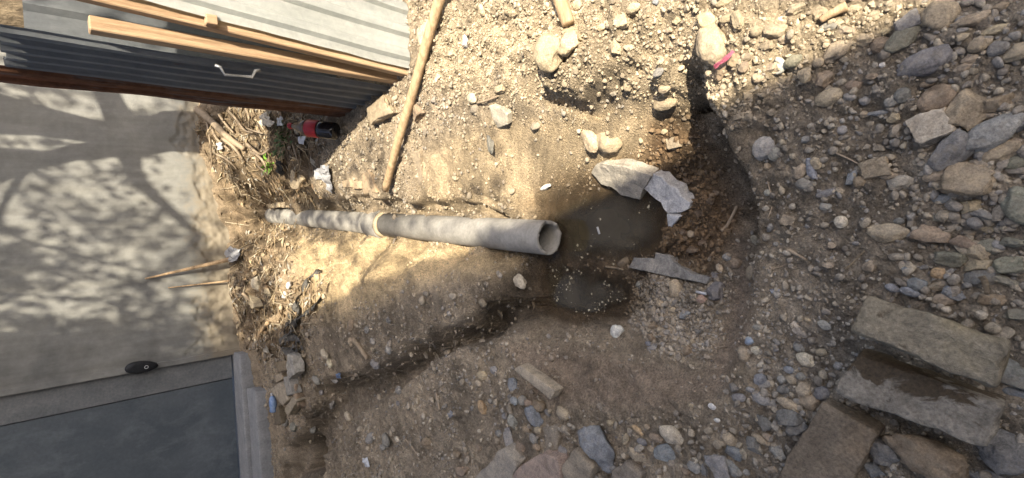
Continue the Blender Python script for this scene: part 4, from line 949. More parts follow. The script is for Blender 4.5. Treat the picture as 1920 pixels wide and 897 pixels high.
# bricks piled by the gate
BR = [('dark brown brick at the top of the pile by the gate', [(515,680),(537,676),(540,694),(520,700)], .10, (.20, .155, .10)),
      ('grey stone splinter standing in the brick pile by the gate', [(538,664),(546,668),(553,700),(540,712),(536,690)], .13, (.33, .31, .27)),
      ('small tan brick left of the dark brown one', [(514,704),(526,700),(529,712),(518,718)], .07, (.34, .28, .20)),
      ('large tan slab in the brick pile above the blue bottle', [(506,731),(524,717),(540,750),(529,762)], .09, (.35, .295, .22)),
      ('tan brick lowest in the pile by the gate', [(532,768),(548,744),(558,752),(540,780)], .07, (.33, .28, .20)),
      ('grey brick in the middle of the pile by the gate', [(530,708),(540,706),(548,740),(538,744)], .09, (.27, .255, .225)),
      ('dark brown clod below the blue bottle', [(512,766),(522,762),(527,796),(515,798)], .05, (.13, .105, .07))]
for k, (lb, pts, zt_, c) in enumerate(BR): slab('brick', lb, 'brick', pts, zt_, .075, c, 'stone', .008, .006, 3, 'rubble piled by the gate', 40+k)
slab('brick', 'pale brick leaning at the foot of the plastered wall', 'brick', [(455,556),(463,548),(478,576),(472,580)], .14, .07, (.40, .33, .22), 'stone', .006, .004, 3, seed=51)
slab('brick', 'tan stone under the far end of the pipe', 'brick', [(500,384),(522,379),(524,389),(502,391)], -.17, .07, (.37, .30, .20), 'stone', .008, .006, 3, seed=52)
slab('brick', 'tan stone tucked above the far pipe end', 'brick', [(524,380),(548,378),(550,389),(527,390)], -.16, .07, (.39, .31, .21), 'stone', .008, .006, 3, seed=53)
slab('paper_scrap', 'pale crumpled sheet on the heap above the pipe end', 'scrap', [(542,330),(552,310),(566,338),(556,358),(544,350)], [.02, .03, .02, -.02, 0], .03, (.47, .38, .25), 'stone', .006, .01, 3, seed=54)

# ------------------------------------------------------------------ wooden handles, sticks, roots
def stick(name, label, cat, pts, rads, mat='old_wood', m=5, n=7, wob=.25, group=None, clear=.0, zs_=None):
    P3 = []
    for k, (x, y) in enumerate(pts):
        if zs_ is not None and zs_[k] is not None: P3.append(Vector(at_z(x, y, zs_[k])))
        else:
            q, t = gp(x, y); P3.append(q+Vector((0, 0, clear)))
    sp = spline(P3, m); base = sp[0].copy()
    if isinstance(rads, (int, float)): rads = (rads, rads*.8)
    rr = [rads[0]+(rads[1]-rads[0])*k/(len(sp)-1) for k in range(len(sp))]
    me = tube_mesh(name, [p-base for p in sp], rr, n, wob, seed=len(taken)); o = link_obj(name, me, MAT[mat]); o.location = base
    tag(o, label, cat, group); return o
stick('wooden_handle', 'long wooden tool handle lying from the trench edge past the shed', 'tool handle', [(722,356),(745,270),(775,170),(800,80),(832,-25)], (.0195, .0235), 'handle', 5, 12, .1, zs_=[-.03, .03, .05, .06, .07])
stick('wooden_handle', 'short end of a wooden tool handle at the top edge', 'tool handle', [(1066,46),(1056,18),(1035,-45)], (.021, .024), 'handle', 5, 14, .06, zs_=[.075, .085, .11])
stick('root', 'pale curved root at the foot of the near bank', 'root', [(1357,433),(1366,424),(1374,410),(1385,386)], (.007, .005), 'old_wood', clear=.01)
stick('stick', 'thick bone shaped stick on the shaded mound', 'stick', [(665,633),(680,653),(694,672)], (.016, .013), 'old_wood', clear=.012)
stick('twig', 'short flat twig lying in the open gravel', 'twig', [(1477,468),(1495,477),(1513,487)], .0045, clear=.004)
stick('twig', 'small twig standing in the spoil near the tan brick', 'twig', [(820,737),(823,752),(827,768)], .008, clear=.006)
stick('twig', 'white twig beside the flat pale stone', 'twig', [(898,194),(915,190),(936,182)], .005, 'old_wood', clear=.01)
stick('root', 'pale root on the sunlit rubble near the shade line', 'root', [(1543,41),(1565,28),(1592,15)], (.007, .012), 'handle', clear=.015)
stick('twig', 'thin twig above the tan block stone', 'twig', [(1570,288),(1590,297),(1612,308)], .002, clear=.006)
stick('twig', 'crossed straw in the gravel below the flat twig', 'twig', [(1447,505),(1465,500),(1485,491)], .0017, clear=.004)
stick('twig', 'upright straw left of the upright blue stone', 'twig', [(1441,340),(1444,352),(1447,362)], .0016, clear=.005)
stick('twig', 'straw at the rim left of the beige stone', 'twig', [(1449,388),(1446,398),(1441,410)], .0016, clear=.005)
stick('twig', 'dry grass stem on the pit terrace', 'twig', [(1335,642),(1348,650),(1365,648)], .0022, clear=.006)
stick('twig', 'brown twig across the dark blue grey stone', 'twig', [(1845,515),(1852,530),(1855,548)], (.006, .004), 'bark', clear=.03)
stick('twig', 'thin brown stalk in the gravel left of the lone tan oval stone', 'twig', [(1585,505),(1605,488),(1622,470)], .0022, 'bark', clear=.005)
stick('twig', 'broken stick across the dam between the pools', 'twig', [(1138,500),(1155,502),(1172,506)], (.006, .004), 'bark', clear=.008)
stick('twig', 'stalk in the spoil below the side trench', 'twig', [(762,822),(772,834),(785,852)], .005, clear=.006)
# sticks leaning at the plastered wall
s1a = Vector(at_y(272, 523, WALL_Y-.03)); s1b = Vector(at_y(455, 481, WALL_Y-.22))
o = link_obj('stick', tube_mesh('stick', spline([s1a, (s1a+s1b)/2, s1b], 6), [.008+.018*k/12 for k in range(13)], 6, .3), MAT['handle']); tag(o, 'long tapering stake leaning on the plastered wall', 'stake')
s2a = Vector(at_y(315, 540, WALL_Y-.02)); s2b = Vector(at_y(446, 525, WALL_Y-.16))
o = link_obj('stick', tube_mesh('stick', spline([s2a, (s2a+s2b)/2, s2b], 6), [.005+.006*k/12 for k in range(13)], 6, .3), MAT['handle']); tag(o, 'thin stick leaning on the wall below the stake', 'stake')
stick('board_scrap', 'narrow lath stuck in the dirt near the strap coil', 'lath', [(492,632),(500,618),(512,604)], (.012, .016), 'handle', clear=.03)
stick('board_scrap', 'second lath in the dirt close to the wall foot', 'lath', [(466,548),(478,565),(490,582)], (.014, .014), 'old_wood', clear=.03)
ROOTS = [([(384,207),(410,228),(440,258),(470,280)], .035), ([(405,240),(416,262),(440,282)], .016), ([(400,225),(408,262),(410,310)], .012), ([(470,270),(495,290),(515,280)], .014), ([(478,285),(500,300),(515,330)], .013), ([(492,296),(498,312),(520,330)], .010),
         ([(470,205),(476,222),(476,240)], .012), ([(420,215),(432,232),(446,250)], .012), ([(440,210),(455,225),(470,245),(486,250)], .012), ([(430,262),(450,278),(468,300)], .018), ([(455,232),(480,244),(505,252)], .009), ([(560,268),(568,292),(575,318)], .008), ([(415,290),(435,300),(455,318)], .012)]
ROOT_LB = ['short root fork under the thick split root', 'thin root hanging straight down from the split root', 'root bending toward the green weed', 'root ending at the bright green weed', 'pale rootlet left of the bright green weed',
           'short root upright under the rusted sheet', 'short root above the thick split root', 'root crossing the heap under the rusted sheet edge', 'stout root lying in the middle of the heap', 'fine root pointing at the torn sack', 'dry stalk in the shed shadow below the bottle', 'root on the heap farthest from the shed']
for k, (pts, r0) in enumerate(ROOTS):
    if k == 0: stick('root', 'thickest split root at the right foot of the plastered wall', 'root', pts, (r0, r0*.6), 'old_wood', 6, 8, .4, clear=.05)
    else: stick('root', ROOT_LB[k-1], 'root', pts, (r0, r0*.5), 'old_wood', 5, 6, .3, 'roots in the litter heap', clear=.03+.02*random.random())

# ------------------------------------------------------------------ litter
# soft drink bottle under the shed
ba = Vector(at_z(632, 247, .055)); bb = min((Vector(at_z(541, 236, z_)) for z_ in np.linspace(.05, .5, 60)), key=lambda p_: abs((p_-ba).length-.34)); bx = (bb-ba); BLn = min(bx.length, .36); bx.normalize(); bs = bx.cross(Vector((0, 0, 1))).normalized(); bu = bs.cross(bx)
def lathe(name, base, d, s_, u_, prof, n=20):
    Vv = []; Ff = []
    for (h_, r_) in prof:
        for k in range(n):
            th = 2*math.pi*k/n; Vv.append(d*h_+(s_*math.cos(th)+u_*math.sin(th))*r_)
    for i in range(len(prof)-1):
        for k in range(n): Ff.append((i*n+k, i*n+(k+1) % n, (i+1)*n+(k+1) % n, (i+1)*n+k))
    Ff.append(tuple(range(n))[::-1]); Ff.append(tuple((len(prof)-1)*n+k for k in range(n)))
    bm = bmesh.new(); bv = [bm.verts.new(v) for v in Vv]
    for f in Ff: bm.faces.new([bv[q] for q in f])
    bmesh.ops.recalc_face_normals(bm, faces=bm.faces[:]); return bm_mesh(name, bm)
cola = mat_simple('dark_bottle', (.008, .008, .010), (.016, .015, .016), 8, .18, .05, .001, spec=.5)
redp = mat_simple('red_label', (.28, .012, .018), (.42, .03, .035), 12, .4, .3, .002)
clearp = mat_simple('clear_neck', (.10, .07, .05), (.17, .12, .08), 20, .2, .1, .001, spec=.5)
bot = empty('bottle', tuple(ba)); tag(bot, 'dark drink bottle with red label lying under the shed edge', 'bottle')
sB = BLn/.36; rB = .052
for nm, prof, mt in (('body', [(0, rB*.7), (.008, rB*.95), (.02, rB), (.10, rB), (.125*sB, rB*.98)], cola), ('label', [(.125*sB, rB*1.0), (.127*sB, rB*1.015), (.208*sB, rB*1.015), (.21*sB, rB)], redp),
                     ('neck', [(.21*sB, rB*.98), (.235*sB, rB*.94), (.27*sB, rB*.72), (.305*sB, rB*.42), (.325*sB, rB*.30), (.33*sB, rB*.30)], clearp), ('cap', [(.33*sB, rB*.34), (.332*sB, rB*.36), (.355*sB, rB*.36), (.36*sB, rB*.30)], redp)):
    o = link_obj(nm, lathe(nm, ba, bx, bs, bu, prof), mt); o.parent = bot
# clear blue bottle in the rubble by the gate
bluep = mat_simple('blue_plastic', (.10, .20, .42), (.35, .45, .62), 30, .2, .4, .004, spec=.6)
ca_ = Vector(at_z(513, 772, .06)); cb_ = Vector(at_z(510, 738, .075)); d_ = (cb_-ca_); L_ = d_.length; d_.normalize(); s_ = d_.cross(Vector((0, 0, 1))).normalized(); u_ = s_.cross(d_)
bt2 = empty('bottle', tuple(ca_)); tag(bt2, 'crumpled clear blue plastic bottle by the brick pile', 'bottle')
o = link_obj('body', lathe('body', ca_, d_, s_, u_, [(0, .02), (.01, .031), (L_*.25, .026), (L_*.35, .031), (L_*.6, .029), (L_*.75, .024), (L_*.86, .012), (L_*.9, .011)]), bluep); o.parent = bt2
o = link_obj('cap', lathe('cap', ca_, d_, s_, u_, [(L_*.9, .013), (L_, .013)]), MAT['white_plastic']); o.parent = bt2
# crushed can on the near gravel
canm = mat_simple('can_metal', (.28, .36, .50), (.66, .66, .60), 40, .3, .6, .004, metal=.75)
k0, t0 = gp(1401, 640); k1, t1 = gp(1434, 630); d_ = (k1-k0); d_.z = 0; L_ = d_.length; d_.normalize(); s_ = d_.cross(Vector((0, 0, 1))); u_ = Vector((0, 0, 1))
me = lathe('crushed_can', k0, d_, s_, u_*.55, [(0, .007), (.002, .0105), (L_*.2, .0115), (L_*.45, .0095), (L_*.6, .0112), (L_*.8, .0108), (L_-.002, .011), (L_, .007)], 18)
for v in me.vertices: v.co += Vector((nz(v.co, 90, 2), nz(v.co, 90, 4), nz(v.co, 90, 7)))*.003
o = link_obj('crushed_can', me, canm); o.location = k0+Vector((0, 0, .008)); tag(o, 'small crushed blue metal can on the gravel by the rim', 'can')
# cigarette ends
for (a, b), lb in ((((1308, 547), (1326, 551)), 'white cigarette end on the gravel terrace'), (((1120, 426), (1124, 439)), 'white cigarette end floating in the pool')):
    if 'pool' in lb: pa = Vector(at_z(*a, WATER_Z+.003)); pb = Vector(at_z(*b, WATER_Z+.003))
    else: pa = gp(*a)[0]+Vector((0, 0, .006)); pb = gp(*b)[0]+Vector((0, 0, .006))
    o = link_obj('cigarette_end', tube_mesh('cigarette_end', [Vector(), (pb-pa)*.5, pb-pa], .0042, 10), MAT['white_plastic']); o.location = pa; tag(o, lb, 'cigarette end')
# white plastic crescent, pink scrap
pw = [(1458,113),(1468,117),(1473,127),(1469,136),(1460,140)]
P3 = [gp(x, y)[0]+Vector((0, 0, .012)) for x, y in pw]
o = link_obj('plastic_piece', tube_mesh('plastic_piece', [p-P3[0] for p in spline(P3, 5)], [.003+.005*math.sin(math.pi*min(1, .12+k/20)) for k in range(21)], 8), mat_simple('bone_white', (.36, .35, .29), (.5, .48, .4), 40, .6)); o.location = P3[0]; tag(o, 'curved whitish shard in the rubble at the shade line', 'shard')
def ribbon(name, label, cat, pts, wid, mat, clear=.01, thick=.0012, group=None, twist=0.0):
    P3 = []
    for p in pts: P3.append(gp(p[0], p[1])[0]+Vector((0, 0, clear+(p[2] if len(p) > 2 else 0))))
    sp = spline(P3, 7); base = sp[0].copy(); bm = bmesh.new(); rows = []
    for k, p in enumerate(sp):
        d = (sp[min(k+1, len(sp)-1)]-sp[max(k-1, 0)]).normalized(); a = d.cross(Vector((0, 0, 1))).normalized(); u = a.cross(d)
        th = twist*math.sin(k*.55+len(pts)); a2 = a*math.cos(th)+u*math.sin(th)
        rows.append((bm.verts.new(p-base-a2*wid/2), bm.verts.new(p-base+u*.15*wid), bm.verts.new(p-base+a2*wid/2)))
    for r0, r1 in zip(rows, rows[1:]):
        bm.faces.new((r0[0], r0[1], r1[1], r1[0])); bm.faces.new((r0[1], r0[2], r1[2], r1[1]))
    bmesh.ops.solidify(bm, geom=bm.faces[:], thickness=thick); bmesh.ops.recalc_face_normals(bm, faces=bm.faces[:])
    o = link_obj(name, bm_mesh(name, bm), mat if not isinstance(mat, str) else MAT[mat]); o.location = base; tag(o, label, cat, group); return o
pinkm = mat_simple('pink_film', (.55, .12, .20), (.70, .25, .32), 40, .5)
ribbon('plastic_scrap', 'bright pink plastic strip caught between stones at the rim', 'plastic scrap', [(1351,130),(1362,121),(1374,112),(1386,100)], .012, pinkm, .03, twist=.4)
# grey strap lying in loops on the mound
coil = []
for k in range(26):
    a = k*.52; rr_ = 8+16*k/26
    coil.append((555+math.cos(a)*rr_*.95, 645+math.sin(a)*rr_*.85, .012+.01*math.sin(k*1.7)))
ribbon('strap', 'dusty grey strap lying in a flat coil on the mound', 'strap', coil, .032, 'cloth_strap', .03, .006, twist=.35)
ribbon('strap', 'loose strap running up from the coil toward the sun', 'strap', [(548,628),(556,610),(566,590),(560,570),(575,545),(585,520),(608,508)], .05, 'cloth_strap', .02, .005, twist=.9)
ribbon('strap', 'strap branch ending in a dark edge on the mound', 'strap', [(558,606),(572,592),(590,580),(608,556)], .035, 'cloth_strap', .02, .004, twist=.8)
ribbon('strap', 'short kinked strap left of the coil', 'strap', [(540,625),(545,608),(556,600),(548,590),(560,578),(565,565)], .03, 'cloth_strap', .02, .004, twist=.8)
# crumpled films
def film(name, label, cat, pts, z, amp, mat, seed):
    P3 = [gp(x, y)[0] for x, y in pts]; c = sum(P3, Vector())/len(P3)
    bm = bmesh.new(); n = len(P3); vs_ = [bm.verts.new(p-c+Vector((0, 0, z))) for p in P3]; cv = bm.verts.new((0, 0, z+.015))
    for k in range(n): bm.faces.new((vs_[k], vs_[(k+1) % n], cv))
    bmesh.ops.subdivide_edges(bm, edges=bm.edges[:], cuts=4, use_grid_fill=True); bmesh.ops.triangulate(bm, faces=bm.faces[:])
    for v in bm.verts: v.co += Vector((nz(v.co, 24, seed)*.6, nz(v.co, 24, seed+3)*.6, abs(nz(v.co, 20, seed+6))*1.6))*amp
    bmesh.ops.solidify(bm, geom=bm.faces[:], thickness=.0015); bmesh.ops.recalc_face_normals(bm, faces=bm.faces[:])
    o = link_obj(name, bm_mesh(name, bm), mat if not isinstance(mat, str) else MAT[mat], smooth_it=False); o.location = c; tag(o, label, cat); return o
greyfilm = mat_simple('grey_film', (.22, .22, .225), (.34, .34, .345), 20, .5)
film('plastic_bag', 'torn grey white rag lying in the shed shadow', 'rag', [(600,318),(612,310),(626,312),(628,335),(634,362),(626,358),(618,340),(604,336)], .02, .035, greyfilm, 3)
film('plastic_bag', 'black plastic scrap on the heap beside the green weed', 'plastic scrap', [(528,298),(540,302),(544,322),(540,334),(530,318)], .03, .03, 'black', 5)
film('plastic_bag', 'white plastic scrap at the neck of the drink bottle', 'plastic scrap', [(534,222),(544,220),(546,236),(536,240)], .04, .03, 'white_plastic', 7)
film('plastic_bag', 'small white paper below the red bottle label', 'paper', [(567,258),(580,256),(578,272),(568,270)], .02, .012, 'white_plastic', 9)
film('plastic_bag', 'pale torn sack at the wall foot under the shed edge', 'sack', [(508,222),(520,215),(534,230),(528,240),(512,238)], .06, .04, mat_simple('pale_sack', (.42, .37, .29), (.56, .50, .40), 20, .8), 11)
film('plastic_bag', 'tiny white scrap on the heap near the wall', 'plastic scrap', [(420,270),(430,268),(432,280),(424,282)], .05, .02, 'white_plastic', 13)
film('plastic_bag', 'grey plastic scrap wrapped at the stake foot', 'plastic scrap', [(442,470),(462,462),(474,468),(466,488),(446,492)], .08, .05, greyfilm, 15)
film('plastic_bag', 'small bluish scrap on the shaded mound', 'plastic scrap', [(635,700),(642,698),(644,708),(637,708)], .012, .01, bluep, 17)
film('plastic_bag', 'white crumb of plaster at the bottom of the side trench bank', 'plaster crumb', [(684,858),(694,856),(698,872),(690,874)], .01, .02, 'white_plastic', 19)

# green weeds
def weed(name, label, px, py, nleaf, spread, ln, mat):
    q, t = gp(px, py); V_ = []; F_ = []
    for k in range(nleaf):
        a = rng.uniform(0, 6.28); r_ = spread*math.sqrt(rng.random()); b = Vector((math.cos(a)*r_, math.sin(a)*r_, rng.uniform(.01, .06)))
        d = Vector((math.cos(a+rng.normal()*.6), math.sin(a+rng.normal()*.6), rng.uniform(.2, 1.2))).normalized(); s2 = d.cross(Vector((0, 0, 1))).normalized(); l = ln*rng.uniform(.6, 1.2); w_ = l*.16; n0 = len(V_)
        V_ += [b-s2*w_*.3, b+s2*w_*.3, b+d*l*.5+s2*w_, b+d*l*.5-s2*w_, b+d*l-Vector((0, 0, l*.25))]
        F_ += [(n0, n0+1, n0+2, n0+3), (n0+3, n0+2, n0+4)]
    rt = empty(name, tuple(q)); o = link_obj('leaves', mesh_from('leaves', V_, F_), MAT[mat], rt, False)
    st = link_obj('stem', tube_mesh('stem', [(0, 0, -.01), (.005, .002, .03), (.01, -.004, .07)], [.004, .003, .002], 6), MAT[mat], rt); tag(rt, label, 'weed'); return rt
weed('weed', 'bright green weed on the litter heap', 518, 308, 26, .06, .07, 'leaf_bright')
weed('weed', 'dark green weed in the shade beside the drink bottle', 540, 262, 60, .12, .06, 'leaf')

# ------------------------------------------------------------------ loose gravel, clods, scum, litter that nobody could count
ico1 = bmesh.new(); bmesh.ops.create_icosphere(ico1, subdivisions=1, radius=1); I1v = np.array([v.co for v in ico1.verts]); I1f = np.array([[v.index for v in f.verts] for f in ico1.faces]); ico1.free()
ico2 = bmesh.new(); bmesh.ops.create_icosphere(ico2, subdivisions=2, radius=1); I2v = np.array([v.co for v in ico2.verts]); I2f = np.array([[v.index for v in f.verts] for f in ico2.faces]); ico2.free()
def scatter(name, label, pos, size, colr, base_v, base_f, flat=.6, jag=.22, sink=.25, clip_=(.55, .85)):
    n = len(pos); nv = len(base_v)
    nvar = 40; var = base_v[None]*(1+jag*rng.normal(size=(nvar, nv, 1)).clip(-1.6, 1.6))
    for q in range(7):
        nn = rng.normal(size=(nvar, 1, 3)); nn /= np.linalg.norm(nn, axis=-1, keepdims=True)
        e = np.clip((var*nn).sum(-1, keepdims=True)-rng.uniform(*clip_, (nvar, 1, 1)), 0, None); var = var-nn*e
    var = var*(np.stack([rng.uniform(.75, 1.3, nvar), rng.uniform(.65, 1.0, nvar), rng.uniform(.75, 1.1, nvar)*flat], -1)[:, None, :])
    pick = rng.integers(0, nvar, n); a = rng.uniform(0, 2*np.pi, n); tl = rng.normal(0, .25, n)
    Vb = var[pick]*size[:, None, None]
    y2 = Vb[..., 1]*np.cos(tl)[:, None]-Vb[..., 2]*np.sin(tl)[:, None]; z2 = Vb[..., 1]*np.sin(tl)[:, None]+Vb[..., 2]*np.cos(tl)[:, None]
    x3 = Vb[..., 0]*np.cos(a)[:, None]-y2*np.sin(a)[:, None]; y3 = Vb[..., 0]*np.sin(a)[:, None]+y2*np.cos(a)[:, None]
    zc = pos[:, 2]+size*flat*(1-2*sink)
    VV = np.stack([x3+pos[:, 0:1], y3+pos[:, 1:2], z2+zc[:, None]], -1).reshape(-1, 3)
    FF = (base_f[None]+(np.arange(n)*nv)[:, None, None]).reshape(-1, 3)
    CC = np.repeat(np.concatenate([colr, np.ones((n, 1))], 1), nv, 0)
    me = fast_mesh(name, VV, FF, CC)
    if base_v is I1v or name in ('dirt_clods', 'rubble'): me.polygons.foreach_set('use_smooth', np.zeros(len(FF), bool))
    o = link_obj(name, me, MAT['pebble'], smooth_it=False); tag(o, label, name.replace('_', ' '), kind='stuff'); return o
def at_grid(arr, x, y):
    i = np.clip(np.searchsorted(gx, x), 0, len(gx)-1); j = np.clip(np.searchsorted(gy, y), 0, len(gy)-1); return arr[j, i]
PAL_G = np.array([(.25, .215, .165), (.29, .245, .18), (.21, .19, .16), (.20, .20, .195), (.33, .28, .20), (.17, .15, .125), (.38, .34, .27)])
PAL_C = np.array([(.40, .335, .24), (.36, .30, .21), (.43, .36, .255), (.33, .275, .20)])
def run(n, x0, x1, y0, y1, dens, smin, smax, power, pal, mixs=.45):
    x = rng.uniform(x0, x1, n); y = rng.uniform(y0, y1, n)
    keep = rng.random(n) < dens(x, y); x = x[keep]; y = y[keep]; z = height(x, y)
    keep = z > WATER_Z-.004; x = x[keep]; y = y[keep]; z = z[keep]
    s = smin+(smax-smin)*rng.random(len(x))**power
    c = pal[rng.integers(0, len(pal), len(x))]*rng.uniform(.8, 1.2, (len(x), 1))
    soil = at_grid(C, x, y); wm = np.clip(at_grid(wetA, x, y), 0, 1)[:, None]
    c = c*(1-mixs) + soil*mixs; c = c*(1-.8*wm)+soil*1.15*.8*wm
    return np.stack([x, y, z], -1), s, c
def dens_gravel(x, y):
    d = .25+.75*at_grid(gravel_m, x, y); d = d*(1-.85*at_grid(np.clip(smooth_m, 0, 1), x, y))
    terr = at_grid(m_terr, x, y); d = np.maximum(d, terr)
    cl = .5+fbm(x, y, 4, 3, 81)*1.4
    return np.clip(d*np.clip(cl, .12, 1.3), 0, 1)
m_terr = pm([(1190,515),(1330,525),(1375,500),(1360,600),(1330,665),(1230,665),(1190,600)], 16)
# near the camera the grains are small because they are seen from close by
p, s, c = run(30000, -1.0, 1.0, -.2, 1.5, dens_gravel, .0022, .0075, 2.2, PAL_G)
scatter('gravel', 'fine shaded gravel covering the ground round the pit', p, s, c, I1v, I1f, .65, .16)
p2_, s2_, c2_ = run(5600, -1.0, 1.0, -.2, 1.5, dens_gravel, .0065, .0125, 2.0, PAL_G)
scatter('gravel', 'coarser pebbles lying in the shaded gravel', p2_, s2_, c2_, I2v, I2f, .68, .07)
def dens_rub(x, y):
    return np.clip(at_grid(m_rub, x, y)*(.35+1.1*np.clip(.5+fbm(x, y, 5, 3, 91), 0, 1)), 0, 1)
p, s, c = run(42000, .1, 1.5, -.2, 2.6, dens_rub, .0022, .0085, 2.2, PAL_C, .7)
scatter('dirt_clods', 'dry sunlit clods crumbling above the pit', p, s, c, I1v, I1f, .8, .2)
p, s, c = run(1900, .1, 1.5, -.2, 2.6, dens_rub, .007, .017, 2.6, PAL_C*.96, .85)
scatter('dirt_clods', 'larger dry clods on the sunlit rubble', p, s, c, I2v, I2f, .8, .09, .38, (.36, .78))
def dens_far(x, y):
    d = (1-at_grid(m_rub, x, y))*(1-.8*at_grid(np.clip(smooth_m, 0, 1), x, y)); return np.clip(d*np.clip(.55+fbm(x, y, 4, 3, 101)*1.5, .05, 1.2), 0, 1)
p, s, c = run(52000, -2.0, 1.3, 1.0, 5.4, dens_far, .003, .013, 2.4, PAL_G*1.05)
scatter('gravel', 'loose crumbs of earth and stone on the far spoil', p, s, c, I1v, I1f, .75, .2)
p, s, c = run(1600, -2.1, 1.3, 1.2, 5.5, dens_far, .012, .03, 2.6, PAL_G*1.05)
scatter('gravel', 'scattered stones on the far spoil', p, s, c, I2v, I2f, .7, .09)
# crumbs in the wet pit
def dens_wet(x, y): return np.clip(at_grid(m_wet, x, y)*.9, 0, 1)
p, s, c = run(5000, -.2, .6, .4, 1.6, dens_wet, .004, .014, 2, np.array([(.14, .095, .056), (.17, .118, .075), (.12, .08, .048)]))
scatter('wet_clods', 'wet brown crumbs of soil in the pit', p, s, c, I1v, I1f, .8, .18)
# pale scum floating on the two pools
n = 4200; x = rng.uniform(-.5, .45, n); y = rng.uniform(.8, 1.7, n); hz_ = height(x, y); px_, py_ = project(np.stack([x, y, np.full(n, WATER_Z)], -1))
prob = np.where(py_ > 495, .75, .22)*np.clip(.35+fbm(x, y, 14, 2, 111)*2.4, .02, 1)
k = (hz_ < WATER_Z-.006) & (rng.random(n) < prob) & (px_ > 1020) & (px_ < 1265); x = x[k]; y = y[k]
s = .0014+.006*rng.random(len(x))**2.6
cc = np.array([(.36, .32, .23)])*rng.uniform(.7, 1.25, (len(x), 1))
scatter('floating_scum', 'pale crumbs of foam floating on the muddy pools', np.stack([x, y, np.full(len(x), WATER_Z+.0005)], -1), s, cc, I1v, I1f, .22, .3, .4)

# dry leaves and shreds on the heap by the wall
def litter(n, dens, lmin, lmax):
    x = rng.uniform(-1.0, 1.3, n); y = rng.uniform(3.2, 5.55, n); k = rng.random(n) < dens(x, y); x = x[k]; y = y[k]; z = height(x, y)+.006
    V_ = []; F_ = []; C_ = []
    pal = np.array([(.33, .25, .15), (.24, .17, .10), (.42, .34, .22), (.17, .12, .075), (.36, .33, .27)])
    for a, b, c in zip(x, y, z):
        th = rng.uniform(0, 6.28); l = rng.uniform(lmin, lmax); w_ = l*rng.uniform(.2, .5); d = Vector((math.cos(th), math.sin(th), rng.uniform(-.4, .5))); e = Vector((-math.sin(th), math.cos(th), rng.uniform(-.5, .5))); p0 = Vector((a, b, c)); n0 = len(V_)
        V_ += [p0-d*l/2, p0+e*w_/2+Vector((0, 0, l*.12)), p0+d*l/2, p0-e*w_/2+Vector((0, 0, l*.06))]; F_.append((n0, n0+1, n0+2, n0+3)); C_ += [(*pal[rng.integers(0, 5)]*rng.uniform(.7, 1.2), 1)]*4
    me = fast_mesh('dry_leaves', np.array(V_), np.array(F_), np.array(C_)); o = link_obj('dry_leaves', me, MAT['pebble'], smooth_it=False); tag(o, 'dry leaves and shreds scattered over the heap by the wall', 'litter', kind='stuff')
litter(7500, lambda x, y: at_grid(m_heap, x, y)*.5, .02, .09)
m_hp = pm([(1650,230),(1920,190),(1920,620),(1800,600),(1660,560),(1690,420)], 30)
m_lo = pm([(1380,690),(1540,760),(1460,900),(1340,900),(1300,800)], 30)
m_bl = pm([(880,740),(1120,760),(1350,820),(1350,900),(880,900)], 30)
def dens_hp(x, y): return np.clip(at_grid(m_hp, x, y)*.85+at_grid(m_lo, x, y)*.45+at_grid(m_bl, x, y)*.3, 0, 1)
p, s, c = run(3400, -.8, .6, -.1, 1.6, dens_hp, .007, .017, 1.6, PAL_G)
scatter('rubble', 'broken stones heaped round the three stacked blocks', p, s, c, I2v, I2f, .7, .05, .3)

p, s, c = run(9000, -.6, .2, .5, 1.4, lambda x, y: np.clip(at_grid(m_terr, x, y), 0, 1), .003, .009, 1.8, PAL_G)
scatter('gravel', 'grey gravel on the terrace inside the pit', p, s, c, I1v, I1f, .7, .16)
p, s, c = run(1100, -.6, .2, .5, 1.4, lambda x, y: np.clip(at_grid(m_terr, x, y), 0, 1)*.8, .008, .013, 1.6, PAL_G)
scatter('gravel', 'coarser stones of the terrace gravel inside the pit', p, s, c, I2v, I2f, .7, .06)
p, s, c = run(900, -.3, .6, .4, 1.6, lambda x, y: at_grid(pm([(1246,214),(1276,214),(1292,244),(1268,258),(1250,240)], 10), x, y), .003, .007, 1.6, PAL_C)
scatter('gravel', 'small heap of pale grit on the wet soil', p, s, c, I1v, I1f, .8, .16)

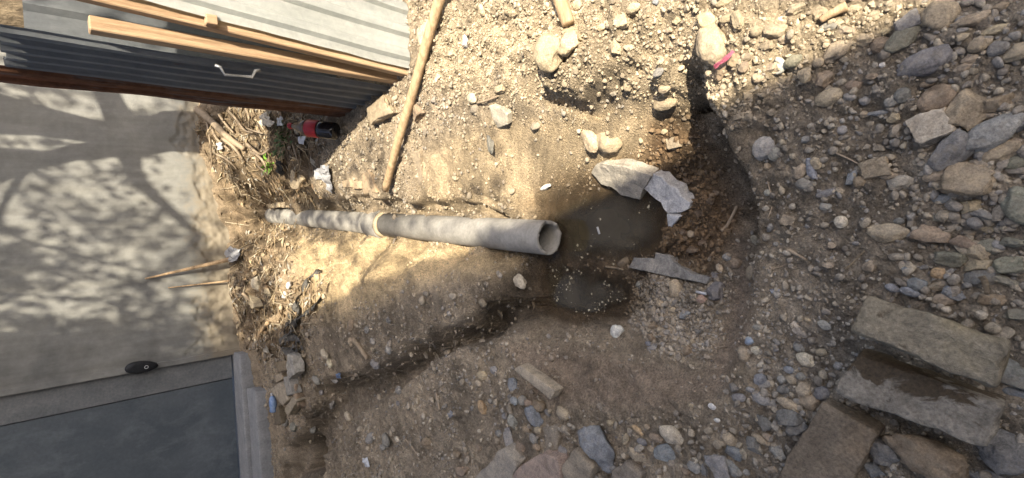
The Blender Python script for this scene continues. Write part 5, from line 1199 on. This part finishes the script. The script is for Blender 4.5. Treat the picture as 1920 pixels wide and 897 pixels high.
# crumbs of the soil itself, on every bare face
p, s, c = run(42000, -1.0, .9, .1, 1.9, lambda x, y: np.clip(.25+.75*at_grid(smooth_m, x, y), 0, 1)*(1-.9*at_grid(m_mud, x, y))*np.clip(.5+fbm(x, y, 9, 3, 211)*1.5, .08, 1), .0012, .0042, 2.0, PAL_G, .92)
scatter('soil_crumbs', 'fine crumbs of soil lying on the clay banks', p, s, c, I1v, I1f, .8, .2)
p, s, c = run(26000, -1.8, 1.2, 1.9, 5.2, lambda x, y: np.clip(.3+.7*at_grid(smooth_m, x, y), 0, 1)*np.clip(.5+fbm(x, y, 7, 3, 221)*1.6, .05, 1), .002, .007, 2.2, PAL_G, .9)
scatter('soil_crumbs', 'fine crumbs of soil on the mound and far trench', p, s, c, I1v, I1f, .8, .2)
p, s, c = run(2600, -1.7, 1.1, .9, 5.0, lambda x, y: np.clip(4*at_grid(c_tr, x, y)*(1-at_grid(c_tr, x, y)), 0, 1), .008, .03, 1.6, PAL_G, .85)
scatter('dirt_clods', 'flakes of earth breaking from the side trench bank', p, s, c, I2v, I2f, .55, .1, .45, (.36, .78))

# straw and fine rootlets tangled through the heap
SV = []; SF = []; SC = []
for k in range(1400):
    x_ = rng.uniform(-.6, 1.3); y_ = rng.uniform(3.4, 5.5)
    if rng.random() > float(at_grid(m_heap, np.array([x_]), np.array([y_]))[0])*.7: continue
    th = rng.uniform(0, 6.28); l = rng.uniform(.06, .26); z_ = float(height(x_, y_)); r_ = rng.uniform(.0015, .004)
    pts = [Vector((x_+math.cos(th+b*.5)*l*a, y_+math.sin(th+b*.5)*l*a, 0)) for a, b in ((-.5, rng.normal()*.4), (0, 0), (.5, rng.normal()*.4))]
    pts = [Vector((q.x, q.y, max(float(height(q.x, q.y)), z_-.02)+.008+.02*rng.random())) for q in pts]
    me_ = tube_mesh('tmp', pts, r_, 4); n0 = len(SV); SV += [tuple(v.co) for v in me_.vertices]; cc_ = np.array([(.36, .28, .17), (.25, .185, .115), (.44, .37, .26), (.16, .115, .07)][rng.integers(0, 4)])*rng.uniform(.8, 1.2)
    SC += [(*cc_, 1)]*len(me_.vertices); SF += [tuple(n0+i for i in p_.vertices) for p_ in me_.polygons]; bpy.data.meshes.remove(me_)
me = mesh_from('straw_litter', SV, SF); at_ = me.color_attributes.new('Col', 'FLOAT_COLOR', 'POINT'); at_.data.foreach_set('color', np.array(SC, np.float32).ravel())
tag(link_obj('straw_litter', me, MAT['pebble']), 'straw and fine rootlets tangled in the heap by the wall', 'straw', kind='stuff')
